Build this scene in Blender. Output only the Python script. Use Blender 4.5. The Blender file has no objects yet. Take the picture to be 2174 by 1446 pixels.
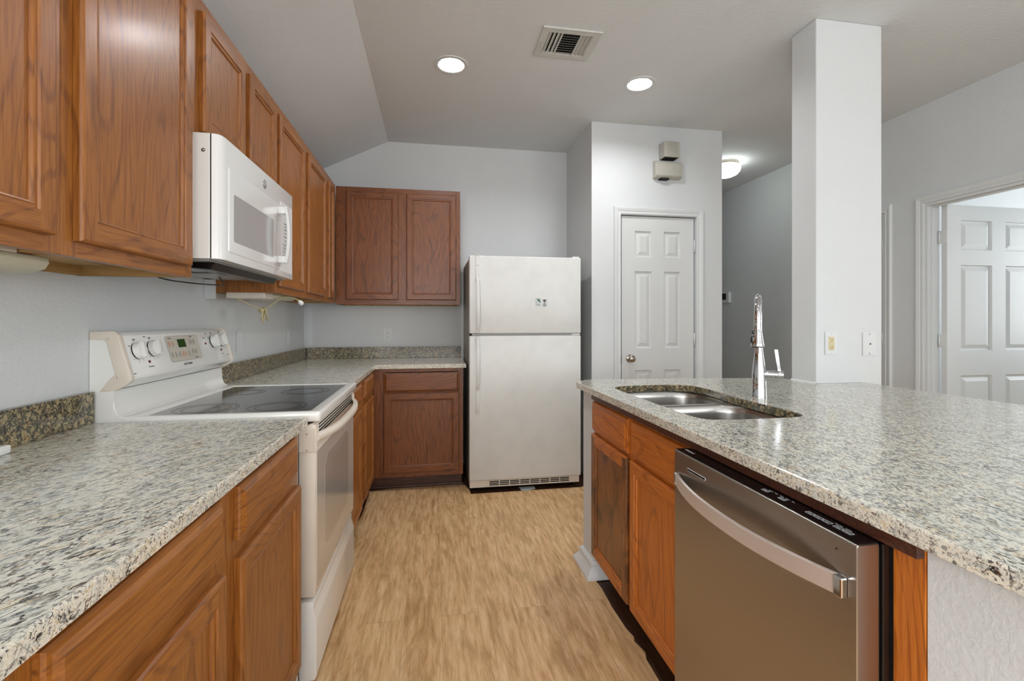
import bpy, bmesh, math, random
from mathutils import Vector, Matrix
random.seed(7)
PI = math.pi
S = bpy.context.scene
COL = S.collection

# ------------------------------------------------------------------ camera
cd = bpy.data.cameras.new('camera'); cam = bpy.data.objects.new('camera', cd); COL.objects.link(cam)
cam.location = (0, 0, 1.228)
cam.rotation_euler = (PI / 2, 0, -0.168)
cd.sensor_width = 36.0
cd.lens = 985.65 * 36.0 / 2174.0
cd.shift_y = -41.87 / 2174.0
cd.clip_start = 0.02
S.camera = cam

# ------------------------------------------------------------------ world, exposure
w = bpy.data.worlds.new('world'); S.world = w; w.use_nodes = True
w.node_tree.nodes['Background'].inputs[0].default_value = (0.86, 0.93, 1.0, 1)
w.node_tree.nodes['Background'].inputs[1].default_value = 0.9
S.view_settings.view_transform = 'Standard'
S.view_settings.look = 'None'
S.view_settings.gamma = 1.0
S.view_settings.use_curve_mapping = False
S.view_settings.exposure = 0.14

def area(name, loc, rot, sx, sy, power, col=(1, 1, 1)):
    l = bpy.data.lights.new(name, 'AREA'); l.shape = 'RECTANGLE'; l.size = sx; l.size_y = sy
    l.energy = power; l.color = col
    o = bpy.data.objects.new(name, l); COL.objects.link(o); o.location = loc; o.rotation_euler = rot
    return o
P_LEFT = 80  # power of the fill added on the left wall
P_REAR, P_DINING, P_SIDE = 52, 62, 38          # added rear and dining fill, then side room daylight
E_FRONT, E_MID, E_BACK, E_HALL, E_SROOM = 255.0, 60.0, 80.0, 9.0, 5.0   # lamp emission; mid and back belong to added downlights
# soft fill light added at an unseen, made-up window in the rear wall
area('added_rear_fill', (1.0, -3.52, 1.55), (PI / 2, 0, 0), 3.6, 1.7, P_REAR, (0.98, 0.99, 1.0))
# unseen right-wall window light, added to brighten the left wall and cabinets
area('added_dining_fill', (3.37, -2.15, 1.55), (PI / 2, 0, PI / 2), 2.2, 1.5, P_DINING, (0.98, 0.99, 1.0))
# unseen left-wall window light, added to brighten the peninsula fronts
area('added_left_fill', (-1.01, -1.9, 1.5), (PI / 2, 0, -PI / 2), 1.9, 1.5, P_LEFT, (0.98, 0.99, 1.0))
# daylight through the window of the side room
area('daylight_side_room', (5.85, 2.2, 1.6), (PI / 2, 0, PI / 2), 1.0, 1.2, P_SIDE, (0.93, 0.98, 1.0))

# ------------------------------------------------------------------ materials
def srgb(r, g, b):
    f = lambda c: (c / 255 / 12.92) if c / 255 <= 0.04045 else ((c / 255 + 0.055) / 1.055) ** 2.4
    return (f(r), f(g), f(b), 1)

class N:
    def __init__(s, name):
        s.m = bpy.data.materials.new(name); s.m.use_nodes = True
        s.t = s.m.node_tree; s.b = s.t.nodes['Principled BSDF']
    def n(s, typ, **kw):
        x = s.t.nodes.new(typ)
        for k, v in kw.items():
            if k.startswith('i_'): x.inputs[k[2:].replace('_', ' ')].default_value = v
            else: setattr(x, k, v)
        return x
    def l(s, a, b): s.t.links.new(a, b)
    def coord(s, scale=(1, 1, 1), rot=(0, 0, 0), rnd=0.0):
        tc = s.n('ShaderNodeTexCoord'); out = tc.outputs['Object']
        if rnd:
            oi = s.n('ShaderNodeObjectInfo'); mu = s.n('ShaderNodeMath', operation='MULTIPLY'); mu.inputs[1].default_value = rnd
            s.l(oi.outputs['Random'], mu.inputs[0]); ad = s.n('ShaderNodeVectorMath', operation='ADD')
            s.l(out, ad.inputs[0]); s.l(mu.outputs[0], ad.inputs[1]); out = ad.outputs[0]
        if rot != (0, 0, 0):
            mr = s.n('ShaderNodeMapping'); s.l(out, mr.inputs[0]); mr.inputs['Rotation'].default_value = rot; out = mr.outputs[0]
        mp = s.n('ShaderNodeMapping'); s.l(out, mp.inputs[0]); mp.inputs['Scale'].default_value = scale
        return mp.outputs[0]
    def noise(s, vec, scale, detail=3, rough=.5, dist=0):
        x = s.n('ShaderNodeTexNoise'); s.l(vec, x.inputs['Vector']); x.inputs['Scale'].default_value = scale
        x.inputs['Detail'].default_value = detail; x.inputs['Roughness'].default_value = rough; x.inputs['Distortion'].default_value = dist
        return x.outputs['Fac']
    def ramp(s, fac, stops):
        r = s.n('ShaderNodeValToRGB'); s.l(fac, r.inputs[0]); e = r.color_ramp.elements
        while len(e) < len(stops): e.new(.5)
        for i, (p, c) in enumerate(stops):
            e[i].position = p; e[i].color = c if len(c) == 4 else (*c, 1)
        return r.outputs[0]
    def gray(s, fac, a, b, va=0., vb=1.):
        return s.ramp(fac, [(a, (va,) * 3), (b, (vb,) * 3)])
    def mix(s, fac, a, b, mode='MIX'):
        x = s.n('ShaderNodeMix', data_type='RGBA', blend_type=mode)
        for sock, v in ((x.inputs[0], fac), (x.inputs[6], a), (x.inputs[7], b)):
            if isinstance(v, (int, float)): sock.default_value = v
            elif isinstance(v, tuple): sock.default_value = v
            else: s.l(v, sock)
        return x.outputs[2]
    def math(s, op, a, b=None):
        x = s.n('ShaderNodeMath', operation=op)
        for sock, v in ((x.inputs[0], a), (x.inputs[1], b)):
            if v is None: continue
            if isinstance(v, (int, float)): sock.default_value = v
            else: s.l(v, sock)
        return x.outputs[0]
    def bump(s, fac, strength, dist=.01):
        x = s.n('ShaderNodeBump'); x.inputs['Strength'].default_value = strength; x.inputs['Distance'].default_value = dist
        s.l(fac, x.inputs['Height']); s.l(x.outputs[0], s.b.inputs['Normal'])
    def set(s, base=None, rough=None, metal=None, coat=None, spec=None, emis=None, es=None):
        B = s.b.inputs
        if base is not None:
            if isinstance(base, tuple): B['Base Color'].default_value = base
            else: s.l(base, B['Base Color'])
        if rough is not None:
            if isinstance(rough, (int, float)): B['Roughness'].default_value = rough
            else: s.l(rough, B['Roughness'])
        if metal is not None: B['Metallic'].default_value = metal
        if coat is not None: B['Coat Weight'].default_value = coat; B['Coat Roughness'].default_value = .22 if isinstance(base, bpy.types.NodeSocket) else .1
        if spec is not None: B['Specular IOR Level'].default_value = spec
        if emis is not None: B['Emission Color'].default_value = emis; B['Emission Strength'].default_value = es
        return s.m

def simple(name, col, rough=.5, metal=0., coat=None, wear=.03):
    k = N(name); v = k.coord()
    f = k.noise(v, 9, 4)
    dark = tuple(c * (1 - wear * 3) for c in col[:3]) + (1,)
    base = k.mix(k.gray(f, .45, .7), col, dark)
    return k.set(base, rough, metal, coat)

def paint(name, col, scale=55, strength=.35, rough=.6):
    k = N(name); v = k.coord()
    k.bump(k.gray(k.noise(v, scale, 3, .55, .4), .42, .62), strength, .004)
    return k.set(k.mix(k.gray(k.noise(v, 2.5, 3), .4, .7), col, tuple(c * .97 for c in col[:3]) + (1,)), rough)

def wood(name, axis, dark, mid, light, rings=34., rough=.40, coat=.22):
    k = N(name)
    sc = [1, 1, 1]; sc[axis] = .055
    v = k.coord(tuple(sc), rnd=9.)
    sc2 = [1, 1, 1]; sc2[axis] = .2
    v2 = k.coord(tuple(sc2), rnd=5.)
    low = k.noise(v2, 4.2, 2, .45, .25)
    s_ = k.math('SINE', k.math('MULTIPLY', low, rings * 4))
    ring = k.gray(k.math('ADD', k.math('MULTIPLY', s_, .5), .5), .80, 1.0)
    fine = k.noise(v, 150, 4, .62, .1)
    sc3 = [1, 1, 1]; sc3[axis] = .03
    pores = k.gray(k.noise(k.coord(tuple(sc3), rnd=4.), 430, 2, .5), .57, .66)
    base = k.ramp(fine, [(.25, dark), (.5, mid), (.75, light)])
    ringm = k.math('MULTIPLY', ring, k.gray(k.noise(v, 120, 3, .7), .38, .62, .15, .75))
    dk = tuple(c * .62 for c in dark[:3]) + (1,)
    base = k.mix(ringm, base, dk)
    base = k.mix(k.math('MULTIPLY', pores, .38), base, dk)
    tone = k.noise(k.coord(rnd=3.), 2.2, 2)
    base = k.mix(k.gray(tone, .35, .7, 0, .35), base, k.mix(1.0, base, (.72, .66, .6, 1), 'MULTIPLY'))
    k.bump(fine, .06, .002)
    return k.set(base, rough, coat=coat)

OD, OM, OL = srgb(126, 70, 22), srgb(154, 94, 34), srgb(170, 110, 46)
OAK_V = wood('stained_oak_upright_grain', 2, OD, OM, OL)
OAK_Y = wood('stained_oak_grain_along_run', 1, OD, OM, OL)
OAK_X = wood('stained_oak_grain_across', 0, OD, OM, OL)
RD, RM, RL = srgb(92, 46, 16), srgb(124, 68, 26), srgb(138, 80, 34)  # back-wall oak, the dimmer light there put into its colour
RED_V = wood('shaded_red_oak_upright_grain', 2, RD, RM, RL)
RED_X = wood('shaded_red_oak_grain_across', 0, RD, RM, RL)
RED_Y = wood('shaded_red_oak_grain_along_run', 1, RD, RM, RL)
ID_, IM, IL = srgb(164, 84, 20), srgb(192, 108, 32), srgb(206, 124, 44)  # peninsula oak, brightened in colour for the light falling on it
ISL_V = wood('lit_orange_oak_upright_grain', 2, ID_, IM, IL, rings=22)
ISL_Y = wood('lit_orange_oak_grain_along_run', 1, ID_, IM, IL, rings=22)
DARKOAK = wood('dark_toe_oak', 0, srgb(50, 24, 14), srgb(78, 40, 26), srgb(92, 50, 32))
BIRCH = wood('unfinished_birch', 1, srgb(150, 112, 60), srgb(184, 148, 92), srgb(200, 165, 110), rings=14, rough=.6, coat=0)

BIRCH_X = wood('unfinished_birch_side', 0, srgb(150, 112, 60), srgb(184, 148, 92), srgb(200, 165, 110), rings=14, rough=.6, coat=0)
def worn_isl():
    k = N('water_stained_orange_oak'); v = k.coord((1, 1, .085), rnd=9.); 
    fine = k.noise(v, 95, 4, .6)
    base = k.ramp(fine, [(.3, srgb(96, 50, 18)), (.5, srgb(134, 80, 32)), (.72, srgb(150, 92, 42))])
    st = k.gray(k.noise(k.coord((1, 2.2, 1.2)), 5, 5, .6, .5), .46, .66, 0, .85)
    base = k.mix(st, base, srgb(46, 26, 12))
    return k.set(base, .36, coat=.3)
ISL_WORN = worn_isl()

def granite(name, ang, stretch, tan=0.0, sc=1.0, dens=0.0, val=1.0):
    """ang: direction of the mineral streaks, measured from the x axis"""
    k = N(name)
    v = k.coord((stretch, 1, 1 if tan < .5 else .9), rot=(0, 0, -ang))
    vd = k.coord((stretch * 1.25, 1, 1 if tan < .5 else .9), rot=(0, 0, -ang - .12))
    v0 = k.coord()
    n1 = k.noise(vd, 118 * sc, 5, .70, 1.6)
    n2 = k.noise(v, 160 * sc, 4, .65, 1.2)
    n3 = k.noise(vd, 92 * sc, 5, .68, 1.5)
    n4 = k.noise(v0, 11, 4, .6, .6)
    n5 = k.noise(v, 80 * sc, 3, .6, .6)
    base = k.ramp(k.noise(v, 70 * sc, 5, .66, 1.2), [(.32, srgb(158, 166, 164)), (.42, srgb(222, 223, 214)), (.57, srgb(238, 234, 218)), (.66, srgb(206, 186, 148))])
    if tan >= .5:
        base = k.ramp(n5, [(.34, srgb(84, 80, 62)), (.46, srgb(142, 132, 98)), (.56, srgb(176, 160, 122)), (.68, srgb(150, 108, 52))])
        vo = k.n('ShaderNodeTexVoronoi', feature='DISTANCE_TO_EDGE'); vo.inputs['Scale'].default_value = 46
        wv = k.n('ShaderNodeTexNoise'); k.l(v0, wv.inputs['Vector']); wv.inputs['Scale'].default_value = 60; wv.inputs['Detail'].default_value = 4
        av = k.n('ShaderNodeVectorMath', operation='MULTIPLY_ADD'); k.l(wv.outputs['Color'], av.inputs[0]); av.inputs[1].default_value = (.035, .035, .035); k.l(v, av.inputs[2])
        k.l(av.outputs[0], vo.inputs['Vector'])
        vein = k.math('MULTIPLY', k.gray(vo.outputs['Distance'], .06, .16, 1, 0), k.gray(n2, .40, .52, .1, 1))
        base = k.mix(vein, base, srgb(30, 30, 28))
    elif tan: base = k.mix(tan, base, k.ramp(n5, [(.34, srgb(120, 104, 84)), (.5, srgb(196, 176, 150)), (.68, srgb(176, 140, 104))]))
    grey = k.gray(n2, .54 - dens, .60 - dens, 0, .7)
    base = k.mix(grey, base, srgb(108, 112, 110) if tan < .5 else srgb(88, 88, 74))
    patch = k.gray(n4, .38, .58, .4, 1)
    dk = k.math('MULTIPLY', k.gray(n1, .555 - dens, .595 - dens), patch)
    base = k.mix(dk, base, srgb(34, 35, 38))
    br = k.gray(n3, .60 - dens * .5, .635 - dens * .5, 0, .9)
    base = k.mix(br, base, srgb(86, 58, 44))
    if val < 1: base = k.mix(1.0, base, (val, val, val * .98, 1), 'MULTIPLY')
    return k.set(base, .16, coat=.25, spec=.5)
GR_L = granite('streaky_granite', .94, .34, sc=.80, dens=.014)
GR_R = granite('speckled_granite', 1.40, .48, sc=.82, dens=.028, val=.9)
GR_B = granite('tan_black_granite_edge', .4, .8, tan=.92, sc=.62, dens=.01)
GR_E = granite('honed_granite_edge', .8, .7, tan=.22, sc=.9)

WALL = paint('white_textured_wall', srgb(211, 214, 215), 85, .15)
CEIL = paint('warm_white_ceiling', srgb(219, 222, 224), 70, .2, .8)
TRIM = paint('white_trim_paint', srgb(215, 218, 218), 20, .03, .4)
DOORP = paint('white_door_paint', srgb(212, 214, 213), 20, .03, .4)
WHITE = simple('white_enamel', srgb(236, 236, 232), .18, coat=.5, wear=.0)
MWHITE = simple('white_glossy_plastic', srgb(238, 239, 238), .16, coat=.5, wear=.0)
CREAM = simple('yellowed_white_plastic', srgb(226, 216, 202), .3, wear=.02)
FRIDGE = simple('offwhite_fridge_enamel', srgb(214, 215, 212), .32, wear=.02)
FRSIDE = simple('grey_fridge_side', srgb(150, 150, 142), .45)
BEIGE = simple('beige_plastic', srgb(184, 182, 171), .45)
ALMOND = simple('almond_plastic', srgb(214, 200, 160), .35)
BLACK = simple('black_plastic', srgb(14, 14, 15), .25)
MATBLACK = simple('matt_black', srgb(10, 10, 11), .7)
DARK = simple('dark_gap', srgb(22, 20, 18), .8)
GREY = simple('grey_plastic', srgb(150, 150, 148), .45)
CHROME = simple('polished_chrome', srgb(196, 197, 200), .06, 1.0, wear=.0)
NICKEL = simple('brushed_nickel', srgb(170, 162, 150), .28, 1.0)
ALUM = simple('zinc_metal', srgb(170, 170, 168), .35, 1.0)
RED = simple('red_lamp', srgb(110, 14, 14), .3)
INK = simple('dark_printing', srgb(52, 48, 46), .6)
LINK = simple('white_printing', srgb(200, 204, 206), .5)
SALMON = simple('salmon_button', srgb(206, 168, 146), .4)
GREYB = simple('grey_button', srgb(176, 172, 162), .4)
TOPAN = simple('touch_pad_cream', srgb(208, 202, 190), .35)
RUBBER = simple('yellowed_cord', srgb(196, 184, 140), .5)
GREENS = simple('green_sticker_ink', srgb(24, 84, 66), .5)
BROWNS = simple('brown_sticker_ink', srgb(70, 54, 56), .5)
STICK = simple('sticker_paper', srgb(190, 198, 198), .5)
SLATG = simple('vent_enamel', srgb(204, 205, 200), .5)

def steel(name, col, rough, axis, strength=.08):
    k = N(name); sc = [120, 120, 120]; sc[axis] = 1.5
    v = k.coord(tuple(sc)); f = k.noise(v, 4, 3, .6)
    k.bump(f, strength, .0006)
    k.b.inputs['Anisotropic'].default_value = .5
    return k.set(k.mix(k.gray(f, .3, .7, 0, .25), col, tuple(c * .8 for c in col[:3]) + (1,)), rough, 1.0)
STEEL = steel('black_stainless_door', srgb(178, 172, 164), .30, 1)
STEELH = steel('brushed_steel_handle', srgb(240, 232, 226), .42, 1); STEELH.node_tree.nodes['Principled BSDF'].inputs['Metallic'].default_value = .8
STEELS = steel('brushed_sink_steel', srgb(172, 170, 166), .27, 1)

k = N('black_ceramic_glass'); GLASST = k.set(srgb(16, 16, 18), .07, 0, coat=.5)
k = N('burner_ring_print'); RINGM = k.set(srgb(40, 38, 37), .2)
k = N('burner_ring_worn'); RINGW = k.set(srgb(30, 27, 24), .14)
k = N('microwave_window_glass'); MWGL = k.set(srgb(178, 180, 181), .12, 0, coat=.6)
k = N('oven_window_glass'); OVGL = k.set(srgb(212, 207, 198), .08, 0, coat=.7)
k = N('oven_window_tint'); OVWIN = k.set(srgb(188, 184, 176), .08, 0, coat=.7)
k = N('green_display'); GREEND = k.set(srgb(4, 34, 8), .2, emis=srgb(8, 110, 24), es=.12)
LENSES = []
for nm, e_ in (('lamp_lens', E_FRONT), ('added_lens_mid', E_MID), ('added_lens_back', E_BACK)):
    k = N(nm); LENSES.append(k.set((1, 1, 1, 1), .5, emis=(.985, .99, 1.0, 1), es=e_))
LENS = LENSES[0]
k = N('hall_lamp_glass'); HLENS = k.set((1, 1, 1, 1), .4, emis=(.93, 1.0, .96, 1), es=E_HALL)
k = N('side_room_lamp_glass'); SLENS = k.set((1, 1, 1, 1), .4, emis=(.95, 1.0, 1.0, 1), es=E_SROOM)
k = N('frosted_lens'); FROST = k.set(srgb(222, 216, 190), .35); k.b.inputs['Transmission Weight'].default_value = .25
k = N('clear_window_glass'); WGL = k.set((1, 1, 1, 1), .02); k.b.inputs['Transmission Weight'].default_value = 1.0

def floor_mat():
    k = N('light_oak_vinyl_planks')
    tc = k.coord()
    br = k.n('ShaderNodeTexBrick'); mp = k.n('ShaderNodeMapping'); k.l(tc, mp.inputs[0]); mp.inputs['Rotation'].default_value = (0, 0, PI / 2)
    k.l(mp.outputs[0], br.inputs['Vector']); br.offset = .37; br.inputs['Scale'].default_value = 1
    br.inputs['Brick Width'].default_value = 1.22; br.inputs['Row Height'].default_value = .152
    br.inputs['Mortar Size'].default_value = .0011; br.inputs['Mortar Smooth'].default_value = .3
    br.inputs['Color1'].default_value = (.1, .1, .1, 1); br.inputs['Color2'].default_value = (.9, .9, .9, 1)
    br.inputs['Mortar'].default_value = (.5, .5, .5, 1)
    ofs = k.n('ShaderNodeVectorMath', operation='MULTIPLY_ADD'); k.l(br.outputs['Color'], ofs.inputs[0]); ofs.inputs[1].default_value = (3, 7, 5); k.l(tc, ofs.inputs[2])
    m2 = k.n('ShaderNodeMapping'); k.l(ofs.outputs[0], m2.inputs[0]); m2.inputs['Scale'].default_value = (1, .10, 1)
    m3 = k.n('ShaderNodeMapping'); k.l(ofs.outputs[0], m3.inputs[0]); m3.inputs['Scale'].default_value = (1, .22, 1)
    fine = k.noise(m2.outputs[0], 62, 5, .62, .3)
    mid = k.noise(m3.outputs[0], 13, 4, .6, 1.4)
    base = k.ramp(fine, [(.30, srgb(174, 130, 82)), (.5, srgb(212, 172, 124)), (.70, srgb(230, 198, 156))])
    base = k.mix(k.gray(mid, .50, .68, 0, .65), base, srgb(158, 116, 68))
    s_ = k.math('SINE', k.math('MULTIPLY', k.noise(m3.outputs[0], 4.5, 2, .4, .4), 130.))
    base = k.mix(k.gray(s_, .82, 1.0, 0, .12), base, srgb(168, 128, 86))
    base = k.mix(k.math('MULTIPLY', br.outputs['Color'], .16), base, srgb(236, 208, 160))
    base = k.mix(k.math('MULTIPLY', br.outputs['Fac'], .32), base, srgb(120, 88, 54))
    k.bump(fine, .05, .002)
    return k.set(base, .42, spec=.4)
FLOOR = floor_mat()
SUBF = wood('dark_old_floor', 1, srgb(44, 27, 17), srgb(70, 45, 28), srgb(88, 58, 38), rough=.5, coat=.1)

# ------------------------------------------------------------------ mesh helpers
class MB:
    def __init__(s): s.bm = bmesh.new(); s.mi = 0
    def _add(s, t):
        t.normal_update()
        me = bpy.data.meshes.new('t'); t.to_mesh(me); t.free()
        n0 = len(s.bm.faces); s.bm.from_mesh(me); bpy.data.meshes.remove(me)
        s.bm.faces.ensure_lookup_table()
        return s.bm.faces[n0:]
    def box(s, x0, x1, y0, y1, z0, z1, bev=0., seg=2, mi=None):
        t = bmesh.new()
        x0, x1 = sorted((x0, x1)); y0, y1 = sorted((y0, y1)); z0, z1 = sorted((z0, z1))
        bmesh.ops.create_cube(t, size=1, matrix=Matrix.Translation(((x0 + x1) / 2, (y0 + y1) / 2, (z0 + z1) / 2)) @ Matrix.Diagonal((x1 - x0, y1 - y0, z1 - z0, 1)))
        if bev: bmesh.ops.bevel(t, geom=t.edges[:], offset=min(bev, .45 * min(x1 - x0, y1 - y0, z1 - z0)), segments=seg, affect='EDGES', profile=.5)
        for f in t.faces: f.material_index = s.mi if mi is None else mi
        s._add(t); return s
    def prism(s, pts, axis, a, b, bev=0., seg=2, mi=None):
        """polygon pts extruded along axis from a to b; pts are the other two coordinates in x,y,z order"""
        t = bmesh.new()
        def V(p, c): l = list(p); l.insert(axis, c); return t.verts.new(l)
        A = [V(p, a) for p in pts]; B = [V(p, b) for p in pts]
        t.faces.new(A); t.faces.new(B[::-1]); n = len(pts)
        for i in range(n): t.faces.new((A[i], A[(i + 1) % n], B[(i + 1) % n], B[i]))
        bmesh.ops.recalc_face_normals(t, faces=t.faces[:])
        if bev: bmesh.ops.bevel(t, geom=t.edges[:], offset=bev, segments=seg, affect='EDGES', profile=.5)
        for f in t.faces: f.material_index = s.mi if mi is None else mi
        s._add(t); return s
    def lathe(s, prof, O, ax=(0, 0, 1), n=32, mi=None, cap=True):
        """prof: list of (radius, height) along ax from O"""
        t = bmesh.new(); ax = Vector(ax).normalized(); O = Vector(O)
        u = ax.orthogonal().normalized(); v = ax.cross(u); R = []
        for r, h in prof:
            R.append([t.verts.new(O + ax * h + (u * math.cos(2 * PI * i / n) + v * math.sin(2 * PI * i / n)) * max(r, 1e-5)) for i in range(n)])
        for a, b in zip(R, R[1:]):
            for i in range(n): t.faces.new((a[i], a[(i + 1) % n], b[(i + 1) % n], b[i]))
        if cap: t.faces.new(R[0][::-1]); t.faces.new(R[-1])
        bmesh.ops.recalc_face_normals(t, faces=t.faces[:])
        for f in t.faces: f.material_index = s.mi if mi is None else mi; f.smooth = True
        s._add(t); return s
    def tube(s, pts, r, n=12, mi=None, rs=None):
        t = bmesh.new(); P = [Vector(p) for p in pts]; R = []; u = None
        for i, p in enumerate(P):
            d = (P[min(i + 1, len(P) - 1)] - P[max(i - 1, 0)]).normalized()
            u = d.orthogonal().normalized() if u is None else (u - d * u.dot(d)).normalized()
            v = d.cross(u); rr = rs[i] if rs else r
            R.append([t.verts.new(p + (u * math.cos(2 * PI * k / n) + v * math.sin(2 * PI * k / n)) * rr) for k in range(n)])
        for a, b in zip(R, R[1:]):
            for i in range(n): t.faces.new((a[i], a[(i + 1) % n], b[(i + 1) % n], b[i]))
        t.faces.new(R[0][::-1]); t.faces.new(R[-1])
        bmesh.ops.recalc_face_normals(t, faces=t.faces[:])
        for f in t.faces: f.material_index = s.mi if mi is None else mi; f.smooth = True
        s._add(t); return s
    def loft(s, rings, mi=None, close=False, cap0=True, cap1=True, smooth=False):
        """rings of equal length (closed loops of 3D points)"""
        t = bmesh.new(); R = [[t.verts.new(p) for p in r] for r in rings]; n = len(R[0])
        for a, b in zip(R, R[1:]):
            for i in range(n): t.faces.new((a[i], a[(i + 1) % n], b[(i + 1) % n], b[i]))
        if cap0: t.faces.new(R[0][::-1])
        if cap1: t.faces.new(R[-1])
        bmesh.ops.recalc_face_normals(t, faces=t.faces[:])
        for f in t.faces: f.material_index = s.mi if mi is None else mi; f.smooth = smooth
        s._add(t); return s
    def slab(s, outer, holes, z0, z1, r=.0, mtop=0, mside=0, mhole=None):
        """flat slab with holes, eased top edges"""
        t = bmesh.new()
        def off(poly, d):
            n = len(poly); o = []
            A = sum(poly[i][0] * poly[(i + 1) % n][1] - poly[(i + 1) % n][0] * poly[i][1] for i in range(n))
            sg = 1 if A > 0 else -1
            for i in range(n):
                p0, p1, p2 = (Vector(poly[(i + k) % n]) for k in (-1, 0, 1))
                a = (p1 - p0).normalized(); b = (p2 - p1).normalized()
                na = Vector((-a.y, a.x)) * sg; nb = Vector((-b.y, b.x)) * sg
                m = (na + nb); m = m / max(.3, m.dot(na)) if m.length > 1e-6 else na
                o.append(tuple(p1 + m * d))
            return o
        tops = []; allr = []
        for j, poly in enumerate([outer] + holes):
            sgn = 1 if j == 0 else -1
            lv = [(0, z0 + r * .3), (0, z1 - r)] + ([(r * .3, z1 - r * .3)] if r else []) + ([(r, z1)] if r else [(0, z1)])
            lv = [((r * .3 if r else 0), z0)] + lv if r else [(0, z0), (0, z1)]
            rings = []
            for d, z in lv:
                pp = off(poly, sgn * d) if d else poly
                rings.append([t.verts.new((p[0], p[1], z)) for p in pp])
            n = len(poly)
            for a, b in zip(rings, rings[1:]):
                for i in range(n):
                    f = t.faces.new((a[i], a[(i + 1) % n], b[(i + 1) % n], b[i])); f.material_index = mside if (j == 0 or mhole is None) else mhole
            tops.append([t.edges.get((rings[-1][i], rings[-1][(i + 1) % n])) for i in range(n)])
            allr.append([t.edges.get((rings[0][i], rings[0][(i + 1) % n])) for i in range(n)])
        for grp in (tops, allr):
            g = bmesh.ops.triangle_fill(t, use_beauty=True, edges=[e for k_ in grp for e in k_])
            for f in g['geom']:
                if isinstance(f, bmesh.types.BMFace): f.material_index = mtop
        bmesh.ops.recalc_face_normals(t, faces=t.faces[:])
        s._add(t); return s
    # framed door / drawer front in a local frame: O lower corner at the back, U across, W outwards, V up
    def front(s, O, U, W, w, h, fw=.041, t=.019, drawer=False, m=(0, 1, 2)):
        O = Vector(O); U = Vector(U); W = Vector(W); V = Vector((0, 0, 1))
        b = bmesh.new(); MS, MR, MP = m
        def P(u, v, d): return b.verts.new(O + U * u + V * v + W * d)
        def ring(i, d): return [P(i, i, d), P(w - i, i, d), P(w - i, h - i, d), P(i, h - i, d)]
        def bridge(A, B, mats):
            for k_ in range(4):
                f = b.faces.new((A[k_], A[(k_ + 1) % 4], B[(k_ + 1) % 4], B[k_])); f.material_index = mats[k_]
        side = (MR, MS, MR, MS)
        if drawer: prof = [(0, 0), (0, t - .011), (.003, t - .007), (.009, t - .006), (.012, t - .004), (.018, t)]; side = (MR,) * 4
        else: prof = [(0, 0), (0, t - .007), (.002, t - .002), (.006, t)]
        R = [ring(i, d) for i, d in prof]
        b.faces.new(R[0][::-1]).material_index = MR
        for A, B in zip(R, R[1:]): bridge(A, B, side)
        if drawer:
            b.faces.new(R[-1]).material_index = MR
        else:
            a = prof[-1][0]
            def quad(u0, v0, u1, v1, mi):
                f = b.faces.new((P(u0, v0, t), P(u1, v0, t), P(u1, v1, t), P(u0, v1, t))); f.material_index = mi
            quad(a, a, fw, h - a, MS); quad(w - fw, a, w - a, h - a, MS)
            quad(fw, a, w - fw, fw, MR); quad(fw, h - fw, w - fw, h - a, MR)
            prof2 = [(fw, t), (fw + .002, t - .004), (fw + .007, t - .0045), (fw + .009, t - .003), (fw + .012, t - .004), (fw + .014, t - .0095)]
            R2 = [ring(i, d) for i, d in prof2]
            for A, B in zip(R2, R2[1:]): bridge(A, B, (MR, MS, MR, MS))
            b.faces.new(R2[-1]).material_index = MP
        bmesh.ops.recalc_face_normals(b, faces=b.faces[:])
        # recalc treats the open shell well enough, but make sure the front faces W
        for f in b.faces:
            c = f.calc_center_median() - O
            if f.normal.dot(W) < -.5 and c.dot(W) > .004: f.normal_flip()
        s._add(b); return s
    def sixpanel(s, O, U, W, w, h, t, cols, rows):
        """moulded door slab, both faces with recessed bordered panels; cols/rows are panel spans"""
        O = Vector(O); U = Vector(U); W = Vector(W); V = Vector((0, 0, 1)); b = bmesh.new()
        def P(u, v, d): return b.verts.new(O + U * u + V * v + W * d)
        us = [0] + [x for c in cols for x in c] + [w]; vs = [0] + [x for c in rows for x in c] + [h]
        for face, sg in ((t, -1), (0, 1)):
            for i in range(len(us) - 1):
                for j in range(len(vs) - 1):
                    u0, u1, v0, v1 = us[i], us[i + 1], vs[j], vs[j + 1]
                    if i % 2 and j % 2:
                        R = []
                        for ins, d in ((0, 0), (.006, .010), (.016, .011), (.042, .003), (.044, .003)):
                            dd = face + sg * d
                            R.append([P(u0 + ins, v0 + ins, dd), P(u1 - ins, v0 + ins, dd), P(u1 - ins, v1 - ins, dd), P(u0 + ins, v1 - ins, dd)])
                        for A, B in zip(R, R[1:]):
                            for q in range(4): b.faces.new((A[q], A[(q + 1) % 4], B[(q + 1) % 4], B[q]))
                        b.faces.new(R[-1])
                    else:
                        b.faces.new((P(u0, v0, face), P(u1, v0, face), P(u1, v1, face), P(u0, v1, face)))
        A = [P(0, 0, 0), P(w, 0, 0), P(w, h, 0), P(0, h, 0)]; B = [P(0, 0, t), P(w, 0, t), P(w, h, t), P(0, h, t)]
        for q in range(4): b.faces.new((A[q], A[(q + 1) % 4], B[(q + 1) % 4], B[q]))
        bmesh.ops.remove_doubles(b, verts=b.verts[:], dist=1e-5)
        bmesh.ops.recalc_face_normals(b, faces=b.faces[:])
        s._add(b); return s
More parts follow.
